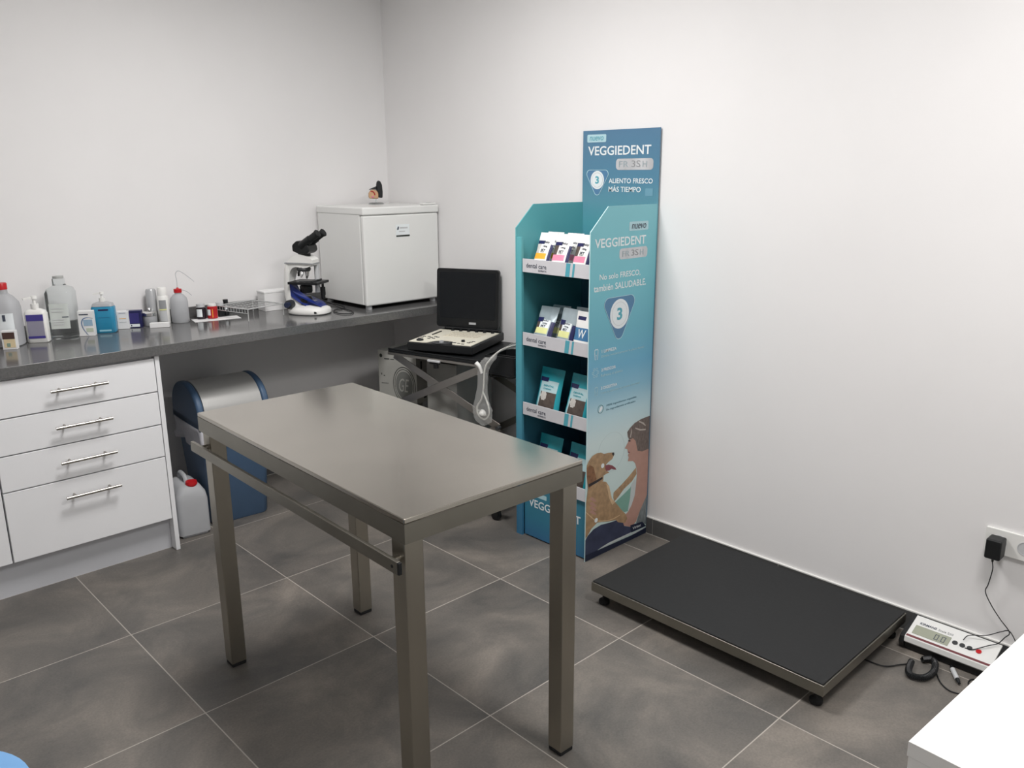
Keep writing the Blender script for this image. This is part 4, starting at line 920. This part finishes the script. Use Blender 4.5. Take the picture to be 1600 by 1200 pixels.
# shelves: floor that drops towards the back, folded lip in front
for zb in (1.163, .860, .560, .262):
    bm = B()
    pr = [(DXF+.008, zb), (DXF+.008, zb+.004), (DXB-.004, zb-.022), (DXB-.004, zb-.026)]
    a = [bm.verts.new((x, DY0+.0005, z)) for x, z in pr]; b = [bm.verts.new((x, DY1-.0005, z)) for x, z in pr]
    bm.faces.new(a); bm.faces.new(b[::-1])
    for i in range(4): bm.faces.new((a[i], a[(i+1) % 4], b[(i+1) % 4], b[i]))
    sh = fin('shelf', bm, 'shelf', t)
    x0 = DXF+.0035
    bm = B(); box(bm, x0, x0+.004, DY0+.001, DY1-.034, zb-.002, zb+.052); lp = fin('shelf_lip', bm, 'lip', sh, bev=.0006)
    g = lambda u, v, h: (x0-.0003-h, DY1-.036-u, zb+v)      # u runs to the right as seen from the front
    bm = B(); prism(bm, [(.233, -.001), (.255, -.001), (.262, .051), (.240, .051)], g, .0004); prism(bm, [(.268, -.001), (.278, -.001), (.285, .051), (.275, .051)], g, .0004); fin('lip_stripe', bm, 'lip_teal', lp)
    for body, u, v, wd, hh in (('dental care', .020, .018, .112, .018), ('EXPERTS', .088, .006, .044, .0065)):
        lettering(body, 'print_grey', lp, (0, 0, 0), (0, -1, 0), (0, 0, 1), wd, hh, fmap=lambda x, y, h, u=u, v=v: g(u+x, v+y, h-.0003), name='lip_lettering')
bm = B(); box(bm, DXF+.014, DXF+.018, DY0+.001, DY1-.034, .006, .258); fp = fin('foot_panel', bm, 'frontp', t)
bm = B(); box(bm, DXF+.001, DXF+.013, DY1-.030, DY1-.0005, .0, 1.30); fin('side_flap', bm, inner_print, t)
gf = lambda u, v, h: (DXF+.0137-h, DY1-.036-u, v)
lettering('VEGGIEDENT', 'print_white', fp, (0, 0, 0), (0, -1, 0), (0, 0, 1), .300, .036, bold=.012, fmap=lambda x, y, h: gf(.024+x, .146+y, h))
bm = B(); prism(bm, rrect(.030, .13, .196, .216, .004), gf, .0004); fin('tag_nuevo', bm, 'print_soft', fp)
# printing on the header
gb = lambda u, v, h: (DXB+.0002-h, DY1-u, v)
def bt(body, m, u, v, wd, hh, bold=0, par=bp_, g_=gb, l=.0004, **k):
    lettering(body, m, par, (0, 0, 0), (0, -1, 0), (0, 0, 1), wd, hh, bold=bold, fmap=lambda x, y, h: g_(u+x, v+y, l+h-.0006), **k)
OFFB = .397   # header coordinate measured from the right edge
def hb(name, pts, m, l=.0002, tk=.0005, par=bp_, g_=gb):
    bm = B(); prism(bm, pts, lambda u, v, h: g_(u, v, h+l), tk); return fin(name, bm, m, par)
tg = hb('tag', rrect(.020, .124, 1.674, 1.706, .006), 'print_soft'); bt('nuevo', 'lip_teal', .034, 1.681, .076, .017, par=tg, l=.0014, shear=.2)
bt('VEGGIEDENT', 'print_white', .026, 1.621, .332, .037, bold=.014)
fp2 = hb('foil_plate', rrect(.180, .371, 1.561, 1.606, .014), 'silver'); bt('FR', 'silver_p', .196, 1.572, .050, .024, par=fp2, l=.0014); bt('3S', 'grey', .262, 1.572, .045, .026, par=fp2, l=.0014); bt('H', 'silver_p', .318, 1.572, .022, .024, par=fp2, l=.0014)
bt('ALIENTO FRESCO', 'print_white', .143, 1.507, .228, .020, bold=.01); bt('MÁS TIEMPO', 'print_white', .143, 1.472, .169, .027, bold=.01)
def trefoil(cx, zt, wd, ht, n=6):
    """rounded downward-pointing triangle"""
    r = wd*.14; P = []
    for (x, z, a0, a1) in ((cx-wd/2+r, zt-r, 200, 90), (cx+wd/2-r, zt-r, 90, -20), (cx, zt-ht+r*.9, -30, -150)):
        for k in range(n+1):
            a = math.radians(a0+(a1-a0)*k/n); P.append((x+r*math.cos(a), z+r*math.sin(a)))
    return P[::-1]
def emblem(par, g_, cx, zt, wd, ht, fill, cr, cz):
    f = lambda l: (lambda u, v, h: g_(u, v, h+l))
    bm = B(); prism(bm, trefoil(cx, zt, wd, ht), f(.0002), .0005); e = fin('emblem', bm, fill, par)
    bm = B(); ring(bm, trefoil(cx, zt, wd, ht), f(.0008), .003, .0003); fin('emblem_outline', bm, 'print_soft', e)
    bm = B(); prism(bm, circ(cx, cz, cr, 40, cr*1.02), f(.0008), .0005); fin('emblem_disc', bm, 'print_white', e)
    bm = B(); ring(bm, circ(cx, cz, cr*.82, 40), f(.0014), .0015, .0003); fin('emblem_ring', bm, 'silver', e)
    lettering('3', 'lip_teal', e, (0, 0, 0), (1, 0, 0), (0, 0, 1), cr*.55, cr*.85, bold=.03, fmap=lambda x, y, h: g_(cx-cr*.28+x, cz-cr*.42+y, .0010+h))
M['emb'] = mat('emblem_blue_print', (84, 128, 164), .45, var=.02)
emblem(bp_, gb, .080, 1.562, .122, .104, 'emb', .037, 1.520)
hb('small_icon', rrect(.335, .373, 1.458, 1.488, .003), mat('faint_icon_print', (110, 158, 178), .45))

# printing on the right side panel, coordinates u from the front edge and z
gs = lambda u, v, h: (1.550+u, DY0-.0042-h, v)
def sa(name, pts, m, l=.0002, tk=.0003):
    bm = B(); prism(bm, pts, lambda u, v, h: gs(u, v, h+l), tk); return fin(name, bm, m, sp_)
def stx(body, m, u, v, wd, hh, bold=0, l=.0003, par=None, **k):
    lettering(body, m, par or sp_, (0, 0, 0), (1, 0, 0), (0, 0, 1), wd, hh, bold=bold, fmap=lambda x, y, h: gs(u+x, v+y, l+h-.0006), **k)
tg = sa('tag', rrect(.224, .345, 1.330, 1.365, .006), 'print_soft'); stx('nuevo', 'print_grey', .240, 1.337, .090, .019, l=.0013, par=tg, shear=.2)
stx('VEGGIEDENT', 'print_white', .022, 1.275, .310, .035, bold=.014)
fpl = sa('foil_plate', rrect(.168, .344, 1.223, 1.265, .013), 'silver'); stx('FR', 'silver_p', .186, 1.233, .044, .022, l=.0013, par=fpl); stx('3S', 'grey', .242, 1.233, .043, .024, l=.0013, par=fpl); stx('H', 'silver_p', .296, 1.233, .022, .022, l=.0013, par=fpl)
stx('No solo FRESCO,', 'print_white', .053, 1.1495, .250, .026, bold=.008); stx('también SALUDABLE.', 'print_white', .020, 1.110, .322, .026, bold=.008)
emblem(sp_, gs, .178, 1.080, .190, .170, 'emb', .058, 1.010)
for (b1, b2, z1, z2, w1, w2) in (('1 LIMPIEZA', 'Elimina mecánicamente la placa dental', .867, .846, .090, .270), ('2 FRESCOR', 'Refresca el aliento', .792, .770, .088, .135), ('3 DIGESTIVA', 'Cuida la digestión del sistema intestinal', .718, .697, .100, .248)):
    stx(b1, 'print_white', .075, z1, w1, .012, bold=.012); stx(b2, 'print_soft', .073, z2, w2, .0115)
stx('100% ingredientes vegetales', mat('teal_grey_print', (84, 128, 146), .5), .112, .640, .192, .0105); stx('Sin ingredientes artificiales', mat('teal_grey_ink', (84, 128, 146), .5), .110, .622, .188, .0105)
def tooth(cx, cz, s, m, name='tooth_icon'):
    P = [(-.5, .75), (-.2, 1), (0, .86), (.25, 1), (.5, .75), (.48, .2), (.36, -.9), (.2, -1), (.1, -.2), (-.1, -.2), (-.2, -1), (-.36, -.9), (-.48, .2)]
    bm = B(); ring(bm, [(cx+x*s, cz+y*s) for x, y in P], lambda u, v, h: gs(u, v, h+.0002), .0028, .0003); fin(name, bm, m, sp_)
tooth(.0425, .866, .022, 'print_white'); tooth(.046, .716, .019, 'print_soft')
bm = B()
for i in range(6):
    a = PI*i/3; ring(bm, circ(.040+.015*math.cos(a), .793+.015*math.sin(a), .006, 12), lambda u, v, h: gs(u, v, h+.0002), .0018, .0003)
fin('fresh_icon', bm, 'print_soft', sp_)
bm = B(); ring(bm, circ(.0754, .6385, .0175, 28), lambda u, v, h: gs(u, v, h+.0002), .002, .0003); fin('leaf_icon_ring', bm, mat('icon_green', (64, 112, 112), .5), sp_)
sa('leaf_icon', [(.0655, .628), (.072, .646), (.085, .650), (.087, .640), (.078, .630), (.070, .626)], 'print_white')
for cx, cz, r in ((.150, .440, .085),):
    bm = B(); ring(bm, circ(cx, cz, r, 48), lambda u, v, h: gs(u, v, h+.0001), .0015, .0002); fin('pale_ring', bm, mat('pale_ring_print', (196, 214, 214), .5), sp_)
PC = {'skin': mat('photo_skin', (184, 144, 130), .5, var=.05, scale=30), 'fur': mat('photo_golden_fur', (170, 140, 106), .5, var=.22, scale=45), 'fur2': mat('photo_light_fur', (212, 182, 144), .5, var=.1, scale=45), 'ear': mat('photo_ear_fur', (140, 100, 70), .5, var=.3, scale=60),
      'hair': mat('photo_hair', (112, 100, 94), .5, var=.3, scale=50, stretch=(3, 1, 1)), 'streak': mat('photo_hair_streak', (188, 178, 170), .5), 'dark': mat('photo_dark', (44, 38, 40), .5), 'mouth': mat('photo_mouth', (138, 74, 82), .5, var=.1), 'mint': mat('photo_mint', (124, 170, 156), .5, var=.05), 'pale': mat('photo_pale_cloth', (198, 206, 206), .5, var=.04),
      'jeans': mat('photo_jeans', (56, 62, 86), .5, var=.25, scale=16), 'navy': mat('photo_navy', (30, 38, 62), .5, var=.05), 'cloth': mat('photo_stripe_cloth', (120, 128, 130), .5, var=.3, scale=40, stretch=(6, 1, 1))}
order = [('shirt', 'mint'), ('shirt_white', 'pale'), ('stripe_cloth', 'cloth'), ('dog_leg', 'fur'), ('face', 'skin'), ('arm', 'skin'), ('hair', 'hair'), ('hair_streak_a', 'streak'), ('hair_streak_b', 'streak'), ('hair_streak_c', 'streak'), ('face_eye', 'dark'), ('lips', 'mouth'),
         ('jeans', 'jeans'), ('dog_body', 'fur'), ('dog_body_light', 'fur2'), ('finger_0', 'skin'), ('finger_1', 'skin'), ('finger_2', 'skin'), ('finger_3', 'skin'), ('dog_head', 'fur'), ('dog_ear', 'ear'), ('dog_collar', 'dark'), ('dog_nose', 'dark'), ('dog_mouth', 'mouth'), ('swoosh', 'fur2'), ('band', 'navy'), ('ramp', 'pale'), ('badge_line', 'pale'), ('badge', 'navy')]
def clipu(P): return [(.4015 if u > .376 else max(u, -.0028), max(z, .0015)) for u, z in P]
names = {'finger_0': 'printed_finger', 'finger_1': 'printed_finger', 'finger_2': 'printed_finger', 'finger_3': 'printed_finger', 'hair_streak_a': 'printed_hair_streak', 'hair_streak_b': 'printed_hair_streak', 'hair_streak_c': 'printed_hair_streak'}
for i, (k, m) in enumerate(order):
    sa(names.get(k, 'printed_'+k), clipu(ART[k]), PC[m], l=.0002+i*.00004, tk=.0002)
stx('Virbac', 'print_white', .305, .047, .058, .012, l=.0025)
for c_ in ((.0944, .3952), (.0603, .1667)): sa('printed_dot', circ(c_[0], c_[1], .010, 20), 'print_white', l=.0018)

# ---- pouches on the shelves
def pouch(name, label, w, h, tk, paint, mats, group, texts=(), seal=.12, hole=False):
    """standing bag; local x width, z height, front is -y"""
    t = thing(name, label, 'pouch', (0, 0, 0), -90, group)
    nu, nv = 24, 34
    def surf(u, v, s):
        uu, vv = u*2-1, v
        th = tk*(max(0, 1-abs(uu)**2.6))**.6 * (1 if vv < .12 else max(0, 1-((vv-.12)/(1-seal-.12))**2.2) if vv < 1-seal else 0)
        th *= min(1, .35+vv*6)
        wob = .0012*noise.noise(Vector((u*5, v*7, tk*100+w*50)))*(1 if s < 0 else .5)
        wx = w/2*(1-.05*(1-abs(2*v-1)))
        return Vector((uu*wx, s*(th/2+.0008)+wob, v*h))
    bm = B(); G = {}
    for s in (-1, 1):
        for i in range(nu+1):
            for j in range(nv+1):
                if s == 1 and (i in (0, nu) or j in (0, nv)): G[s, i, j] = G[-1, i, j]
                else: G[s, i, j] = bm.verts.new(surf(i/nu, j/nv, s))
    for s in (-1, 1):
        for i in range(nu):
            for j in range(nv):
                f = bm.faces.new([G[s, i, j], G[s, i+1, j], G[s, i+1, j+1], G[s, i, j+1]]); f.material_index = paint((i+.5)/nu, (j+.5)/nv, s)
    fin('bag', bm, mats, t, smooth=True)
    for body, m, u, v, wd, hh in texts:
        def fmap(x, y, hgt):
            q = surf(u+x/w, v+y/h, -1); return Vector((q.x, q.y-hgt-.0006, q.z))
        lettering(body, m, t, (0, 0, 0), (1, 0, 0), (0, 0, 1), wd*w, hh*h, fmap=fmap, bold=.01)
    return t
def placed(t, x, y, z, lean, rz=-90, copy_label=None):
    t.location = (x, y, z); t.rotation_euler = (math.radians(-lean), 0, math.radians(rz)); return t
def clone(src, x, y, z, lean, rz, label):
    r = src.copy(); C.objects.link(r)
    for ch in src.children:
        c = ch.copy(); C.objects.link(c); c.parent = r
    r['label'] = label; return placed(r, x, y, z, lean, rz)
def paint_baby(u, v, s):
    if s > 0: return 0
    if u > .86 and v < .72: return 1
    if v > .72 and v < .80 and u < .45: return 1
    if .32 < v < .46 and u < .78: return 2
    if .46 < v < .70 and u < .30: return 3
    return 0
bm_w = ['plastic_white', 'navy', 'orange', 'fur_w']; bm_p = ['plastic_white', 'navy', 'pink', 'fur_d']
tx = (('Baby', 'print_grey', .42, .72, .34, .07), ('180g', 'print_grey', .44, .62, .26, .05), ('PET', 'print_grey', .40, .49, .26, .09))
S1 = 1.160
a = placed(pouch('snack_pouch', 'white snack pouch with orange band, leftmost at the front of the top shelf', .088, .168, .026, paint_baby, bm_w, 'white pouches on the top shelf', tx), 1.578, -1.035, S1, 22)
b = placed(pouch('snack_pouch', 'white snack pouch with pink band, second from the left on the top shelf', .088, .168, .026, paint_baby, bm_p, 'white pouches on the top shelf', tx), 1.576, -1.138, S1, 22, -86)
clone(b, 1.580, -1.245, S1, 20, -92, 'white pouch with pink band against the right side of the top shelf')
clone(a, 1.655, -1.015, S1-.005, 18, -88, 'white pouch behind the orange-banded one on the top shelf')
clone(b, 1.652, -1.125, S1-.005, 18, -90, 'white pouch behind the middle pink-banded one on the top shelf')
clone(a, 1.660, -1.240, S1-.005, 15, -92, 'white pouch at the back right of the top shelf')
def paint_silver(u, v, s):
    if s > 0: return 0
    if u > .84 and v < .62: return 1
    if .60 < v < .70 and u < .38: return 1
    if .30 < v < .44 and .12 < u < .80: return 2
    if .30 < v < .64 and u < .24: return 3
    if .44 < v < .66 and u < .80: return 4
    return 0
ms = ['silver_p', 'navy', 'lime', 'fur_d', 'print_white']
S2 = .858
tx2 = (('Baby', 'print_grey', .34, .60, .36, .05), ('180g', 'print_grey', .40, .53, .26, .04), ('PET', 'print_grey', .36, .45, .26, .06))
a = placed(pouch('snack_pouch', 'silver snack pouch with pale yellow band at the left of the second shelf', .098, .172, .030, paint_silver, ms, 'silver pouches on the second shelf', tx2), 1.582, -1.038, S2, 26, -86)
clone(a, 1.640, -1.060, S2-.004, 20, -88, 'silver pouch standing behind the leftmost one on the second shelf')
clone(a, 1.585, -1.165, S2, 18, -94, 'silver pouch leaning in the middle of the second shelf')
clone(a, 1.655, -1.185, S2-.004, 16, -90, 'silver pouch at the back of the second shelf')
def paint_w(u, v, s):
    if s > 0: return 0
    if .78 < v < .87 and .1 < u < .55: return 1
    if .33 < v < .62: return 2
    if .04 < v < .22 and u > .4: return 3
    return 0
placed(pouch('snack_pouch', 'white pouch with blue band and letter W at the right of the second shelf', .095, .170, .026, paint_w, ['plastic_white', 'navy', mat('w_blue', (66, 118, 160), .4), 'fur_d'], 'silver pouches on the second shelf', (('W', 'print_white', .28, .38, .45, .20),)), 1.572, -1.272, S2, 12, -92)
def paint_teal(u, v, s):
    if s > 0: return 0
    if .70 < v < .78 and .06 < u < .40: return 1
    if .93 < v < .95 and .42 < u < .6: return 5
    if .12 < u < .88 and .12 < v < .74:
        if .12 < v < .50:
            if ((u-.36)/.14)**2+((v-.42)/.10)**2 < 1: return 2
            return 4 if u > .22 else 3
        return 3
    if .02 < v < .12 and .3 < u < .8: return 2
    return 0
mt = ['teal_p', 'navy', 'fur_w', mat('pouch_window', (176, 204, 208), .4, var=.06), 'fur_d', 'black']
S3 = .556
a = placed(pouch('treat_pouch', 'teal treat pouch with dog picture at the left of the third shelf', .132, .205, .045, paint_teal, mt, 'teal pouches on the third shelf', (('DENTAL', 'teal_p', .28, .61, .45, .035), ('CHEWS', 'teal_p', .30, .55, .35, .03)), seal=.10), 1.600, -1.060, S3, 14, -90)
clone(a, 1.598, -1.225, S3, 15, -94, 'teal treat pouch at the right of the third shelf')
S4 = .260
clone(a, 1.600, -1.060, S4, 12, -90, 'teal treat pouch on the lowest shelf, hidden by the steel table')
clone(a, 1.598, -1.235, S4, 12, -92, 'teal treat pouch on the lowest shelf seen right of the table leg')
